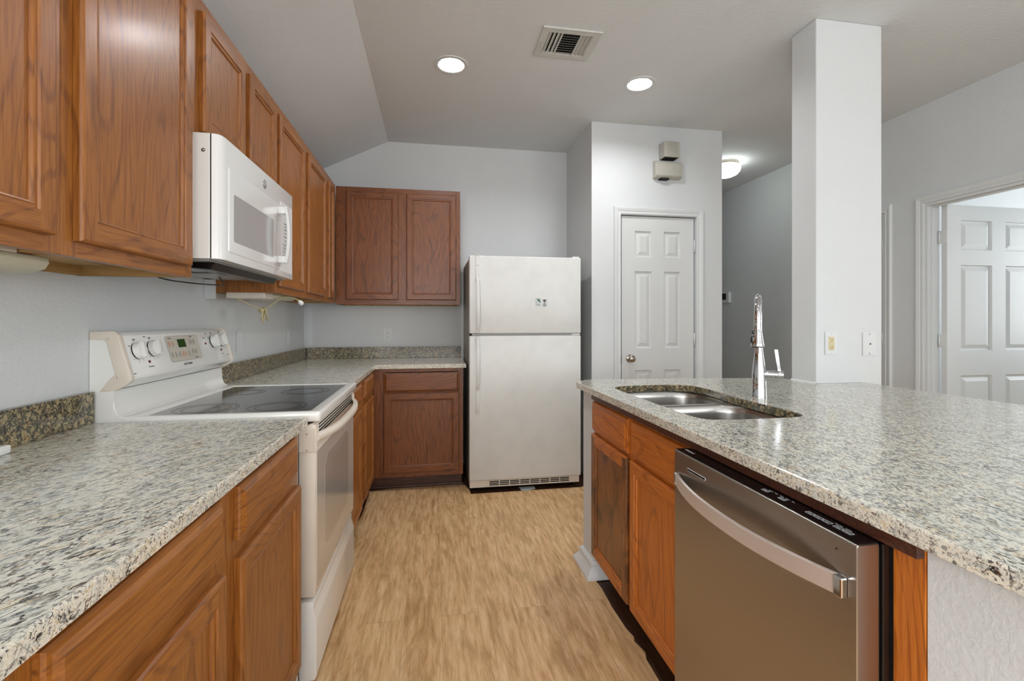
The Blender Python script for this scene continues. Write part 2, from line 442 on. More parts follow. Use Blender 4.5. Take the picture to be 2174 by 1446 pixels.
    def casing(s, O, U, W, w, h, cw=.06):
        """three-sided door casing around opening w x h; O lower corner of the opening on the wall face"""
        O = Vector(O); U = Vector(U); W = Vector(W); V = Vector((0, 0, 1)); b = bmesh.new()
        prof = [(.004, 0), (.004, .011), (.014, .013), (.022, .010), (.030, .014), (.046, .018), (.054, .018), (cw, .010), (cw, 0)]
        paths = []
        for o, d in prof:
            paths.append([b.verts.new(O + U * u + V * v + W * d) for u, v in ((-o, 0), (-o, h + o), (w + o, h + o), (w + o, 0))])
        for A, B in zip(paths, paths[1:]):
            for q in range(3): b.faces.new((A[q], A[q + 1], B[q + 1], B[q]))
        for q in (0, 3): b.faces.new([p[q] for p in paths])
        for q in range(3): b.faces.new((paths[0][q], paths[-1][q], paths[-1][q + 1], paths[0][q + 1]))
        bmesh.ops.recalc_face_normals(b, faces=b.faces[:])
        s._add(b); return s

def bez(pts, n=8):
    out = []; P = [Vector(p) for p in pts]; P = [P[0]] + P + [P[-1]]
    for i in range(1, len(P) - 2):
        for k_ in range(n):
            u = k_ / n; a, b_, c, d = P[i - 1:i + 3]
            out.append(.5 * ((2 * b_) + (-a + c) * u + (2 * a - 5 * b_ + 4 * c - d) * u * u + (-a + 3 * b_ - 3 * c + d) * u ** 3))
    out.append(P[-2]); return out
def base_of(me):
    xs = [v.co.x for v in me.vertices]; ys = [v.co.y for v in me.vertices]; zs = [v.co.z for v in me.vertices]
    return Vector(((min(xs) + max(xs)) / 2, (min(ys) + max(ys)) / 2, min(zs)))
def wloc(o):
    v = Vector((0, 0, 0))
    while o: v = v + o.location; o = o.parent
    return v
def obj(name, mb, mats, parent=None, label=None, shade=None):
    if isinstance(mb, MB):
        me = bpy.data.meshes.new(name); mb.bm.to_mesh(me); mb.bm.free()
    else: me = mb
    for m in (mats if isinstance(mats, (list, tuple)) else [mats]): me.materials.append(m)
    L = wloc(parent) if parent else base_of(me)
    off = L if parent else L
    for v in me.vertices: v.co -= off
    if shade:
        for p in me.polygons: p.use_smooth = True
        try: me.set_sharp_from_angle(angle=math.radians(shade))
        except Exception: pass
    o = bpy.data.objects.new(name, me); COL.objects.link(o)
    if parent: o.parent = parent
    else: o.location = L
    if label: o['label'] = label
    return o
def thing(name, label, cat, loc, group=None):
    o = bpy.data.objects.new(name, None); COL.objects.link(o); o.location = loc; o.empty_display_size = .1
    o['label'] = label; o['category'] = cat
    if group: o['group'] = group
    return o
def tag(o, label, cat, group=None, kind=None):
    o['label'] = label; o['category'] = cat
    if group: o['group'] = group
    if kind: o['kind'] = kind
    return o
def struct(name, mb, mats, label=None, cat=None, shade=None):
    o = obj(name, mb, mats, shade=shade); o['kind'] = 'structure'
    o['label'] = label or name.replace('_', ' '); o['category'] = cat or name.split('_')[0]
    return o
def text(name, body, size, O, U, V, mat, parent, ext=.0002):
    cu = bpy.data.curves.new('txt', 'FONT'); cu.body = body; cu.size = size; cu.extrude = ext
    cu.align_x = 'CENTER'; cu.align_y = 'CENTER'
    to = bpy.data.objects.new('txt', cu); COL.objects.link(to)
    bpy.context.view_layer.update()
    me = bpy.data.meshes.new_from_object(to.evaluated_get(bpy.context.evaluated_depsgraph_get()))
    bpy.data.objects.remove(to); bpy.data.curves.remove(cu)
    U = Vector(U).normalized(); V = Vector(V).normalized(); Wn = U.cross(V); O = Vector(O)
    for v in me.vertices: v.co = O + U * v.co.x + V * v.co.y + Wn * v.co.z
    me.materials.clear()
    return obj(name, me, mat, parent)

X_, Y_, Z_ = Vector((1, 0, 0)), Vector((0, 1, 0)), Vector((0, 0, 1))
# ================================================================== ROOM SHELL
XW, YB, H, ZW, XK = -1.047, 4.049, 2.744, 2.413, -.376
XR = 3.40
# floor: old dark floor below, vinyl planks on top with a ragged edge along the cabinets
m = MB().box(-1.2, 6.2, -3.7, 8.1, -.12, -.005)
struct('floor_1', m, SUBF, 'old dark brown floor showing at the ragged edges of the planks', 'floor')
vinyl = [(-.455, -3.6), (-.455, 1.60), (-.452, 2.3), (-.458, 2.92), (-.446, 3.05), (-.450, 3.39), (-.456, 3.47), (-.30, 3.492), (.05, 3.500), (.225, 3.508), (.262, 3.37), (.262, 3.292),
         (1.08, 3.296), (1.186, 3.38), (1.42, 3.38), (2.276, 3.38), (2.276, 6.6), (3.40, 6.6), (3.40, 2.69), (3.5, 2.69), (6.0, 2.69), (6.0, 1.93), (3.4, 1.93), (3.40, -3.6), (2.0, -3.6), (1.40, -3.6), (1.40, -.32), (.76, -.32), (.762, .5),
         (.760, 1.476), (.762, 1.579), (.775, 1.613), (.760, 1.674), (.768, 1.70), (.759, 1.749), (.756, 1.888), (.762, 2.03), (.80, 2.09), (.80, 2.279), (.758, 2.285), (.758, 2.30), (1.889, 2.30), (2.30, 2.30), (2.30, 2.0), (1.54, 2.0),
         (1.54, -.32), (1.40, -.3201)]
vinyl = [(-.455, -3.6), (-.455, 1.60), (-.452, 2.3), (-.458, 2.92), (-.446, 3.05), (-.450, 3.39), (-.456, 3.47), (-.30, 3.492), (.05, 3.500), (.225, 3.508), (.262, 3.37), (.262, 3.292),
         (1.08, 3.296), (1.186, 3.38), (2.276, 3.38), (2.276, 6.6), (3.40, 6.6), (3.40, 2.72), (6.0, 2.72), (6.0, 1.80), (3.4, 1.80), (3.40, -3.6), (1.9, -3.6), (1.9, 1.9), (2.30, 1.9), (2.30, 2.36), (.758, 2.36),
         (.758, 2.09), (.762, 2.03), (.756, 1.888), (.759, 1.749), (.768, 1.70), (.760, 1.674), (.775, 1.613), (.762, 1.579), (.760, 1.476), (.762, .5), (.76, -3.6)]
m = MB().slab(vinyl, [], -.005, 0)
struct('floor_2', m, FLOOR, 'light oak vinyl plank floor of the kitchen aisle', 'floor')

m = MB().box(XW - .12, XW, -.9, YB + .12, -.12, ZW); m.box(XW - .12, XW, -3.7, -2.9, -.12, ZW); m.box(XW - .12, XW, -2.9, -.9, -.12, .7); m.box(XW - .12, XW, -2.9, -.9, 2.3, ZW)
struct('wall_left', m, WALL, 'white textured wall behind the range and left worktop', 'wall')
m = MB().prism([(XW, -.12), (1.1875, -.12), (1.1875, H), (XK, H), (XW, ZW)], 1, YB, YB + .12)
struct('wall_back', m, WALL, 'white wall behind the corner cabinets and fridge', 'wall')
# pantry box
m = MB()
m.box(1.1875, 1.422, 3.38, 3.48, 0, H); m.box(2.050, 2.277, 3.38, 3.48, 0, H); m.box(1.422, 2.050, 3.38, 3.48, 2.046, H)
m.box(1.1875, 1.29, 3.48, YB + .12, 0, H); m.box(2.175, 2.277, 3.48, 6.6, 0, H)
struct('wall_pantry', m, WALL, 'white pantry wall with closed narrow door, right of the fridge', 'wall')
m = MB().box(2.175, XR, 6.6, 6.72, 0, H)
struct('wall_hall_end', m, WALL, 'far end wall of the hallway', 'wall')
# right wall with two openings
m = MB()
XR2 = XR + .10
m.box(XR, XR2, -3.7, -3.3, 0, H); m.box(XR, XR2, -3.3, -1.0, 0, .75); m.box(XR, XR2, -3.3, -1.0, 2.35, H); m.box(XR, XR2, -1.0, 1.79, 0, H); m.box(XR, XR2, 1.79, 2.725, 2.045, H); m.box(XR, XR2, 2.725, 3.02, 0, H)
m.box(XR, XR2, 3.02, 3.80, 2.045, H); m.box(XR, XR2, 3.80, 6.72, 0, H)
struct('wall_right', m, WALL, 'grey-white wall on the right with the hallway continuing behind the column', 'wall')
# side room
m = MB(); m.box(XR2, 6.1, 3.20, 3.32, -.12, H); m.box(6.0, 6.1, .2, 3.2, -.12, .9); m.box(6.0, 6.1, .2, 3.2, 2.2, H)
m.box(6.0, 6.1, .2, 1.6, .9, 2.2); m.box(6.0, 6.1, 2.8, 3.2, .9, 2.2); m.box(XR2, 6.1, .1, .2, -.12, H)
struct('wall_side_room', m, WALL, 'pale walls of the room beyond the open door', 'wall')
# rear wall behind the camera, with an opening added for fill light
m = MB(); yr = -3.6
m.box(XW - .12, -.9, yr - .12, yr, -.12, H); m.box(2.9, XR2, yr - .12, yr, -.12, H)
m.box(-.9, 2.9, yr - .12, yr, -.12, .65); m.box(-.9, 2.9, yr - .12, yr, 2.45, H)
struct('wall_rear', m, WALL, 'wall behind the viewpoint with an added window opening', 'wall')
m = MB()
for a, b in ((-.9, -.84), (.97, 1.03), (2.84, 2.9)): m.box(a, b, yr - .09, yr - .03, .65, 2.45)
m.box(-.84, 2.84, yr - .09, yr - .03, .65, .71); m.box(-.84, 2.84, yr - .09, yr - .03, 2.39, 2.45)
struct('added_window_1', m, TRIM, 'wide unseen window added in the rear wall for fill light', 'window')
m = MB()
for a, b in ((-2.9, -2.84), (-1.93, -1.87), (-.96, -.9)): m.box(XW - .09, XW - .03, a, b, .7, 2.3)
m.box(XW - .09, XW - .03, -2.84, -.96, .7, .76); m.box(XW - .09, XW - .03, -2.84, -.96, 2.24, 2.3)
struct('added_window_3', m, TRIM, 'unseen window added in the left wall for fill light', 'window')
m = MB()
for a, b in ((-3.3, -3.24), (-2.18, -2.12), (-1.06, -1.0)): m.box(XR + .03, XR + .09, a, b, .75, 2.35)
m.box(XR + .03, XR + .09, -3.24, -1.06, .75, .81); m.box(XR + .03, XR + .09, -3.24, -1.06, 2.29, 2.35)
struct('added_window_2', m, TRIM, 'unseen window added in the right wall for fill light', 'window')

# ceiling with openings for the lamps and the register
def circ(x, y, r, n=32): return [(x + r * math.cos(2 * PI * i / n), y + r * math.sin(2 * PI * i / n)) for i in range(n)]
LAMPS = [(.105, 2.771), (1.303, 2.795), (.105, .55), (1.303, .55), (.105, -1.6), (1.9, -1.6)]  # first two are visible lamps, the rest are added for even fill
holes = [circ(x, y, .078) for x, y in LAMPS] + [[(.60, 2.36), (.845, 2.36), (.845, 2.55), (.60, 2.55)]]
m = MB().slab([(XK, -3.7), (6.2, -3.7), (6.2, 8.0), (XK, 8.0)], holes, H, H + .1)
struct('ceiling_1', m, CEIL, 'flat part of the off-white textured ceiling', 'ceiling')
m = MB().prism([(XW - .12, ZW - .059), (XK, H), (XK, H + .1), (XW - .12, ZW + .05)], 1, -3.7, YB + .12)
struct('ceiling_2', m, CEIL, 'sloped part of the off-white ceiling above the left cabinets', 'ceiling')

# column on the peninsula
m = MB().box(1.889, 2.274, 2.035, 2.199, 0, H, bev=.006)
struct('column_1', m, WALL, 'white square drywall column standing on the peninsula corner', 'column')
# pony walls
m = MB().box(.758, 1.888, 2.137, 2.282, 0, .883)
struct('wall_peninsula_end', m, WALL, 'white half wall closing the far end of the peninsula', 'wall')
m = MB().box(.766, .88, -.3, .610, 0, .883)
struct('wall_peninsula_near', m, WALL, 'white textured half wall under the near end of the peninsula worktop', 'wall')
m = MB().box(1.40, 1.52, -.3, 2.136, 0, .883)
struct('wall_peninsula_back', m, WALL, 'white half wall behind the peninsula cabinets', 'wall')
# base trim around the end of the peninsula
b = bmesh.new(); prof = [(0, .078), (.008, .076), (.016, .068), (.018, .060), (.014, .052), (.024, .036), (.036, .020), (.042, .012), (.043, 0)]
paths = []
for o_, z_ in prof:
    pts = [(.83, 2.137 - o_), (.758 - o_, 2.137 - o_), (.758 - o_, 2.282 + o_), (1.888, 2.282 + o_)]
    paths.append([b.verts.new((x, y, z_)) for x, y in pts])
for A, B in zip(paths, paths[1:]):
    for q in range(3): b.faces.new((A[q], A[q + 1], B[q + 1], B[q]))
b.faces.new([p[0] for p in paths] + [b.verts.new((.83, 2.137, 0))])
bmesh.ops.recalc_face_normals(b, faces=b.faces[:]); m = MB(); m._add(b)
struct('baseboard_peninsula', m, TRIM, 'white stepped baseboard at the end of the peninsula', 'baseboard')
m = MB().box(XR - .014, XR, 2.785, 2.955, 0, .09, .003); m.box(XR - .014, XR, 3.87, 6.6, 0, .09, .003); m.box(XR - .014, XR, -3.5, 1.73, 0, .09, .003)
struct('baseboard_right', m, TRIM, 'white baseboard along the right wall', 'baseboard')

# casings and doors
m = MB().casing((1.422, 3.38, 0), X_, -Y_, .628, 2.046, .058)
struct('trim_1', m, TRIM, 'white moulded casing around the pantry door', 'trim')
m = MB().casing((XR, 2.725, 0), -Y_, -X_, .935, 2.045, .057)
m.box(XR, XR2, 2.710, 2.7251, 0, 2.045); m.box(XR, XR2, 1.79, 1.805, 0, 2.045); m.box(XR, XR2, 1.805, 2.710, 2.030, 2.045)
m.box(XR + .03, XR + .06, 2.700, 2.710, 0, 2.030, .002); m.box(XR + .03, XR + .06, 1.805, 2.700, 2.020, 2.030, .002)
struct('trim_2', m, TRIM, 'white moulded casing and jamb of the open doorway on the right', 'trim')
m = MB().casing((XR, 3.80, 0), -Y_, -X_, .78, 2.045, .06)
m.box(XR, XR2, 3.782, 3.80, 0, 2.045); m.box(XR, XR2, 3.02, 3.038, 0, 2.045); m.box(XR, XR2, 3.038, 3.782, 2.027, 2.045)
struct('trim_3', m, TRIM, 'white casing half hidden behind the column', 'trim')

def lever_knob(parent, O, W):
    m = MB().lathe([(.030, 0), (.030, .004), (.024, .008), (.012, .012), (.011, .03), (.020, .036), (.0265, .046), (.026, .056), (.018, .064), (.001, .066)], O, W, 32)
    return obj('door_knob', m, NICKEL, parent, 'round satin nickel door knob', shade=40)
def hinge(parent, x, y, z, h=.09):
    m = MB().lathe([(.006, 0), (.006, h)], (x, y, z), Z_, 12)
    m.lathe([(.004, -.004), (.007, 0)], (x, y, z), Z_, 12)
    return obj('hinge', m, TRIM, parent)
PC = [(.107, .247), (.350, .490)]; PR = [(.20, .836), (1.006, 1.605), (1.714, 1.918)]
d1 = bpy.data.objects.new('door_1', None); COL.objects.link(d1); d1.location = (1.735, 3.40, 0)
d1['kind'] = 'structure'; d1['label'] = 'closed narrow white six-panel pantry door'; d1['category'] = 'door'
m = MB().sixpanel((1.4345, 3.392 + .035, .008), X_, -Y_, .602, 2.03, .035, PC, PR)
obj('door_leaf', m, DOORP, d1)
lever_knob(d1, (1.499, 3.392, .937), -Y_)
for z in (1.775, 1.04, .2): hinge(d1, 2.040, 3.384, z)
m = MB().box(1.4265, 1.4335, 3.395, 3.43, .90, .96); obj('strike_plate', m, BLACK, d1)
d2 = bpy.data.objects.new('door_2', None); COL.objects.link(d2); d2.location = (3.85, 2.67, 0)
d2['kind'] = 'structure'; d2['label'] = 'white six-panel door standing open in the right doorway'; d2['category'] = 'door'
m = MB().sixpanel((3.492, 2.654 + .035, .01), X_, -Y_, .88, 2.02, .035, [(.115, .383), (.50, .766)], [(.22, .838), (1.009, 1.606), (1.711, 1.918)])
obj('door_leaf', m, DOORP, d2)
for z in (1.765, 1.045, .2):
    m = MB().lathe([(.0065, 0), (.0065, .09)], (3.483, 2.696, z), Z_, 12); m.box(3.4895, 3.492, 2.660, 2.696, z, z + .09); m.box(3.452, 3.483, 2.7075, 2.7101, z, z + .09)
    for q in (.018, .045, .072): m.lathe([(.0072, 0), (.0072, .002)], (3.483, 2.696, z + q), Z_, 12)
    obj('hinge', m, TRIM, d2)
d3 = bpy.data.objects.new('door_3', None); COL.objects.link(d3); d3.location = (XR + .05, 3.41, 0)
d3['kind'] = 'structure'; d3['label'] = 'closed white door behind the column on the right wall'; d3['category'] = 'door'
m = MB().sixpanel((XR + .045, 3.778, .01), -Y_, -X_, .736, 2.015, .035, [(.11, .31), (.43, .63)], [(.22, .838), (1.009, 1.606), (1.711, 1.918)])
obj('door_leaf', m, DOORP, d3)
for z in (1.765, 1.045, .2): hinge(d3, XR + .002, 3.040, z)

# ================================================================== CABINETS
WOODS = {'oak': (OAK_V, OAK_Y, OAK_X), 'red': (RED_V, RED_Y, RED_X), 'isl': (ISL_V, ISL_Y, ISL_Y)}
def upper_left(label, y0, y1, z0, z1, doors, wd='oak', group='upper cabinets on the left wall', endside=True):
    t = thing('upper_cabinet', label, 'cabinet', (-.9, (y0 + y1) / 2, z0), group)
    V, R, _ = WOODS[wd]; xf = -.743
    e = .0006; y0 += e; y1 -= e
    m = MB()
    m.box(XW + .001, xf - .019, y0, y0 + .016, z0, z1, mi=0); m.box(XW + .001, xf - .019, y1 - .016, y1, z0, z1, mi=0)
    m.box(XW + .001, xf - .019, y0 + .016, y1 - .016, z0 + .028, z0 + .044, mi=1); m.box(XW + .001, xf - .019, y0 + .016, y1 - .016, z1 - .016, z1, mi=0)
    m.box(XW + .001, XW + .016, y0 + .016, y1 - .016, z0 + .0005, z0 + .028, mi=1)
    m.box(XW + .001, XW + .007, y0 + .016, y1 - .016, z0 + .044, z1 - .016, mi=0)
    # inner faces of the side panels below the floor of the cabinet are bare
    m.box(XW + .016, xf - .020, y1 - .0175, y1 - .016, z0 + .0005, z0 + .028, mi=2)
    obj('carcass', m, [V, BIRCH, BIRCH_X], t)
    m = MB(); ya = doors[0][0] + .008; yb = doors[-1][1] - .008
    a, b_ = z0 + .042, z1 - .055
    m.box(xf - .019, xf, y0, ya, z0, z1, .0012, mi=0); m.box(xf - .019, xf, yb, y1, z0, z1, .0012, mi=0)
    m.box(xf - .019, xf, ya, yb, z0, a, .0008, mi=1); m.box(xf - .019, xf, ya, yb, b_, z1, .0008, mi=1)
    if len(doors) > 1:
        c = (doors[0][1] + doors[1][0]) / 2; m.box(xf - .019, xf, c - .045, c + .045, a, b_, mi=0)
    obj('face_frame', m, [V, R], t)
    for (a, b_, c, d) in doors:
        m = MB().front((xf + .0005, a, c), Y_, X_, b_ - a, d - c)
        obj('door', m, [V, R, V], t)
    return t
upper_left('tall oak wall cabinet at the left edge of the picture', .53, 1.078, 1.362, 2.272, [(.56, 1.044, 1.395, 2.235)])
upper_left('tall oak wall cabinet with one wide door, directly left of the microwave', 1.078, 1.594, 1.362, 2.272, [(1.11, 1.565, 1.395, 2.235)])
upper_left('short two-door oak wall cabinet directly above the microwave', 1.594, 2.370, 1.822, 2.272, [(1.638, 1.972, 1.838, 2.225), (2.022, 2.342, 1.838, 2.225)])
upper_left('tall two-door oak wall cabinet directly right of the microwave', 2.370, 3.40, 1.362, 2.272, [(2.394, 2.832, 1.395, 2.225), (2.915, 3.372, 1.395, 2.225)])
upper_left('narrow oak wall cabinet ending in the back corner', 3.40, 3.742, 1.362, 2.272, [(3.470, 3.637, 1.395, 2.225)], endside=False)

# back wall upper
def back_upper():
    x0, x1, yf, z0, z1 = -.742, .214, 3.762, 1.356, 2.270
    t = thing('upper_cabinet', 'two-door red-brown oak wall cabinet on the back wall, left of the fridge', 'cabinet', (-.25, 3.9, z0), 'upper cabinets on the back wall')
    m = MB(); y1 = YB - .001; ya = yf + .019
    m.box(x0, x0 + .016, ya, y1, z0, z1, mi=0); m.box(x1 - .016, x1, ya, y1, z0, z1, mi=0)
    m.box(x0 + .016, x1 - .016, ya, y1, z0 + .028, z0 + .044, mi=1); m.box(x0 + .016, x1 - .016, ya, y1, z1 - .016, z1, mi=0)
    m.box(x0 + .016, x1 - .016, y1 - .015, y1, z0 - .002, z0 + .028, mi=1)
    obj('carcass', m, [RED_V, BIRCH], t)
    m = MB(); a, b_ = z0 + .040, z1 - .04
    m.box(x0, -.655, yf, ya, z0, z1, .0012, mi=0); m.box(-.285, -.195, yf, ya, a, b_, .0008, mi=0); m.box(.170, x1, yf, ya, z0, z1, .0012, mi=0)
    m.box(-.655, .170, yf, ya, z0, a, .0008, mi=1); m.box(-.655, .170, yf, ya, b_, z1, .0008, mi=1)
    obj('face_frame', m, [RED_V, RED_X], t)
    for a, b_ in ((-.663, -.271), (-.208, .181)):
        m = MB().front((a, yf - .0005, 1.393), X_, -Y_, b_ - a, .84)
        obj('door', m, [RED_V, RED_X, RED_V], t)
back_upper()

def base_left(label, y0, y1, fronts, group, wd='oak', z1=.883):
    """fronts: (y0,y1,z0,z1,is_drawer)"""
    t = thing('base_cabinet', label, 'cabinet', (-.74, (y0 + y1) / 2, 0), group)
    V, R, _ = WOODS[wd]; xf = -.424; e = .0006; y0 += e; y1 -= e
    m = MB()
    m.box(XW + .001, xf - .019, y0, y0 + .016, .105, z1, mi=0); m.box(XW + .001, xf - .019, y1 - .016, y1, .105, z1, mi=0)
    m.box(XW + .001, xf - .019, y0 + .016, y1 - .016, .105, .12, mi=1); m.box(XW + .001, XW + .008, y0 + .016, y1 - .016, .12, z1, mi=1)
    obj('carcass', m, [V, BIRCH], t)
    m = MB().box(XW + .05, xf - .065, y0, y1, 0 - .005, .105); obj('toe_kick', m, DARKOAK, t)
    m = MB(); ya = fronts[0][0] + .010; yb = min(f[1] for f in fronts) - .010
    m.box(xf - .019, xf, y0, ya, .105, z1, .001, mi=0); m.box(xf - .019, xf, yb, y1, .105, z1, .001, mi=0)
    m.box(xf - .019, xf, ya, yb, .105, .145, mi=1); m.box(xf - .019, xf, ya, yb, z1 - .030, z1, mi=1); m.box(xf - .019, xf, ya, yb, .700, .765, mi=1)
    obj('face_frame', m, [V, R], t)
    for a, b_, c, d, dr in fronts:
        m = MB().front((xf + .0005, a, c), Y_, X_, b_ - a, d - c, drawer=dr)
        obj('drawer_front' if dr else 'door', m, [V, R, V], t)
    return t
G1 = 'oak base cabinets under the left worktop'
base_left('oak base cabinet at the lower left corner with a wide drawer over a door', .45, 1.046, [(.575, 1.006, .760, .872, 1), (.575, 1.009, .135, .722, 0)], G1)
base_left('oak base cabinet beside the near side of the range', 1.046, 1.566, [(1.086, 1.512, .754, .870, 1), (1.086, 1.538, .150, .716, 0)], G1)
base_left('narrow oak base cabinet just beyond the range', 2.405, 2.875, [(2.44, 2.80, .754, .868, 1), (2.44, 2.80, .135, .712, 0)], G1)
base_left('oak base cabinet beyond the range in the corner', 2.875, 3.425, [(2.945, 3.34, .754, .868, 1), (2.945, 3.34, .135, .712, 0)], G1)
m = MB().box(-.443, -.428, 1.572, 1.584, .0, .883)
tag(obj('filler_panel', m, TRIM), 'narrow white filler strip between near base cabinet and range', 'filler panel')

def back_base():
    x0, x1, yf, z1 = -.423, .2165, 3.435, .883
    t = thing('base_cabinet', 'red-brown oak base cabinet with one drawer over one door, left of the fridge', 'cabinet', (-.1, 3.75, 0), 'base cabinets on the back wall')
    m = MB(); ya = yf + .019; y1 = YB - .001
    m.box(x0, x0 + .016, ya, y1, .105, z1); m.box(x1 - .016, x1, ya, y1, .105, z1); m.box(x0 + .016, x1 - .016, ya, y1, .105, .12)
    obj('carcass', m, RED_V, t)
    m = MB().box(x0 - .05, x1 - .006, yf + .075, y1 - .05, -.005, .105, mi=0); m.box(x0 - .05, x1 + .004, yf + .062, yf + .0745, -.005, .018, .004, mi=0)
    obj('toe_kick', m, DARKOAK, t)
    m = MB(); m.box(x0, -.335, yf, ya, .10, z1, .001, mi=0); m.box(.178, x1, yf, ya, .10, z1, .001, mi=0)
    m.box(-.335, .178, yf, ya, .10, .145, mi=1); m.box(-.335, .178, yf, ya, .858, z1, mi=1); m.box(-.335, .178, yf, ya, .695, .72, mi=1)
    obj('face_frame', m, [RED_V, RED_X], t)
    m = MB().front((-.350, yf - .0005, .712), X_, -Y_, .538, .142, drawer=True); obj('drawer_front', m, [RED_V, RED_X, RED_V], t)
    m = MB().front((-.350, yf - .0005, .135), X_, -Y_, .538, .570); obj('door', m, [RED_V, RED_X, RED_V], t)
back_base()

def island():
    t = thing('sink_base_cabinet', 'orange-brown oak sink base cabinet with two doors, left of the dishwasher', 'cabinet', (1.07, 1.72, 0))
    xf, y0, y1, z1 = .764, 1.290, 2.1355, .883; xa = xf + .019
    m = MB(); m.box(xa, 1.398, y0, y0 + .016, .105, .874); m.box(xa, 1.398, y1 - .008, y1, .105, .874); m.box(xa, 1.398, y0 + .016, y1 - .016, .105, .12)
    obj('carcass', m, ISL_V, t)
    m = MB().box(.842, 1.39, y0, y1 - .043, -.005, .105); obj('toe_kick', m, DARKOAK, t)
    m = MB(); m.box(xf, xa, y0, y0 + .04, .10, z1, .001, mi=0); m.box(xf, xa, y1 - .03, y1, .10, z1, .001, mi=0); m.box(xf, xa, 1.675, 1.735, .14, .832, mi=0)
    m.box(xf, xa, y0 + .04, y1 - .03, .10, .14, mi=1); m.box(xf, xa, y0 + .04, y1 - .03, .832, z1, mi=1)
    m.box(xf, xa, y0 + .04, 1.675, .69, .71, mi=1); m.box(xf, xa, 1.735, y1 - .03, .69, .71, mi=1)
    obj('face_frame', m, [ISL_V, ISL_Y], t)
    for a, b_, w_ in ((1.305, 1.690, 0), (1.722, 2.130, 1)):
        m = MB().front((xf - .0005, b_, .706), -Y_, -X_, b_ - a, .136, drawer=True); obj('drawer_front', m, [ISL_V, ISL_Y, ISL_V], t, 'false drawer front above the sink base door')
        m = MB().front((xf - .0005, b_, .112), -Y_, -X_, b_ - a, .578)
        obj('door', m, [ISL_WORN if w_ else ISL_V, ISL_Y, ISL_WORN if w_ else ISL_V], t, 'water-stained dark cabinet door' if w_ else 'clean orange oak cabinet door')
    t2 = MB().box(xf, xa, .612, .664, 0, .882, .001); tag(obj('filler_panel', t2, ISL_V), 'worn orange oak filler stile at the right of the dishwasher', 'filler panel')
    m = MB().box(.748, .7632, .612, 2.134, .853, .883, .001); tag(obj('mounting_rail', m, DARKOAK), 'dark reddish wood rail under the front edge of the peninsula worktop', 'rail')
island()

# ================================================================== WORKTOPS
ZC = .914; ZB = .884
m = MB().slab([(XW + .001, .1), (-.405, .1), (-.405, 1.609), (XW + .001, 1.609)], [], ZB, ZC, .004, 0, 1)
t = obj('worktop', m, [GR_L, GR_E]); tag(t, 'streaky cream and grey granite worktop in the left foreground', 'worktop')
m = MB().slab([(XW + .001, 2.405), (-.405, 2.405), (-.405, 3.405), (.237, 3.405), (.237, YB - .001), (XW + .001, YB - .001)], [], ZB, ZC, .004, 0, 1)
t = obj('worktop', m, [GR_L, GR_E]); tag(t, 'L-shaped granite worktop in the back corner beyond the range', 'worktop')
m = MB().box(XW + .001, XW + .021, .1, 1.622, ZC, 1.010, .002)
t = obj('backsplash', m, GR_B); tag(t, 'brown and black granite upstand on the wall in the left foreground', 'backsplash')
m = MB().box(XW + .001, XW + .021, 2.415, YB - .001, ZC, 1.008, .002)
t = obj('backsplash', m, GR_B); tag(t, 'granite upstand on the left wall beyond the range', 'backsplash')
m = MB().box(XW + .022, .233, YB - .021, YB - .001, ZC, 1.008, .002)
t = obj('backsplash', m, GR_B); tag(t, 'granite upstand along the back wall left of the fridge', 'backsplash')

def smooth_poly(pts, n=3):
    for _ in range(n):
        q = []
        for i in range(len(pts)):
            a, b_ = pts[i], pts[(i + 1) % len(pts)]
            q += [(a[0] * .75 + b_[0] * .25, a[1] * .75 + b_[1] * .25), (a[0] * .25 + b_[0] * .75, a[1] * .25 + b_[1] * .75)]
        pts = q
    return pts
sink_cut = smooth_poly([(.838, 1.40), (.86, 1.350), (.96, 1.338), (1.15, 1.338), (1.212, 1.352), (1.224, 1.42), (1.217, 1.60), (1.222, 1.76), (1.240, 1.90), (1.246, 1.99), (1.225, 2.08), (1.165, 2.118), (1.00, 2.118), (.90, 2.108), (.848, 2.088), (.832, 2.03), (.834, 1.70)], 3)
outer = [(.724, -.3), (2.168, -.3), (2.168, 2.033), (1.887, 2.033), (1.887, 2.275), (1.55, 2.318), (1.21, 2.352), (.95, 2.374), (.83, 2.378), (.795, 2.372), (.732, 2.318), (.724, 2.296)]
m = MB().slab(outer, [sink_cut], ZB, ZC, .004, 0, 1, 2)
t = obj('worktop', m, [GR_R, GR_E, GR_B]); tag(t, 'large speckled pale granite worktop of the peninsula with the sink cut-out', 'worktop')
m = MB()
m.prism([(1.882, ZC), (1.889, ZC), (1.889, ZC + .007)], 1, 2.03, 2.199, mi=0)
m.box(1.884, 2.168, 2.030, 2.035, ZC, ZC + .005, .001)
struct('trim_4', m, TRIM, 'white caulk line where the column meets the worktop', 'trim')

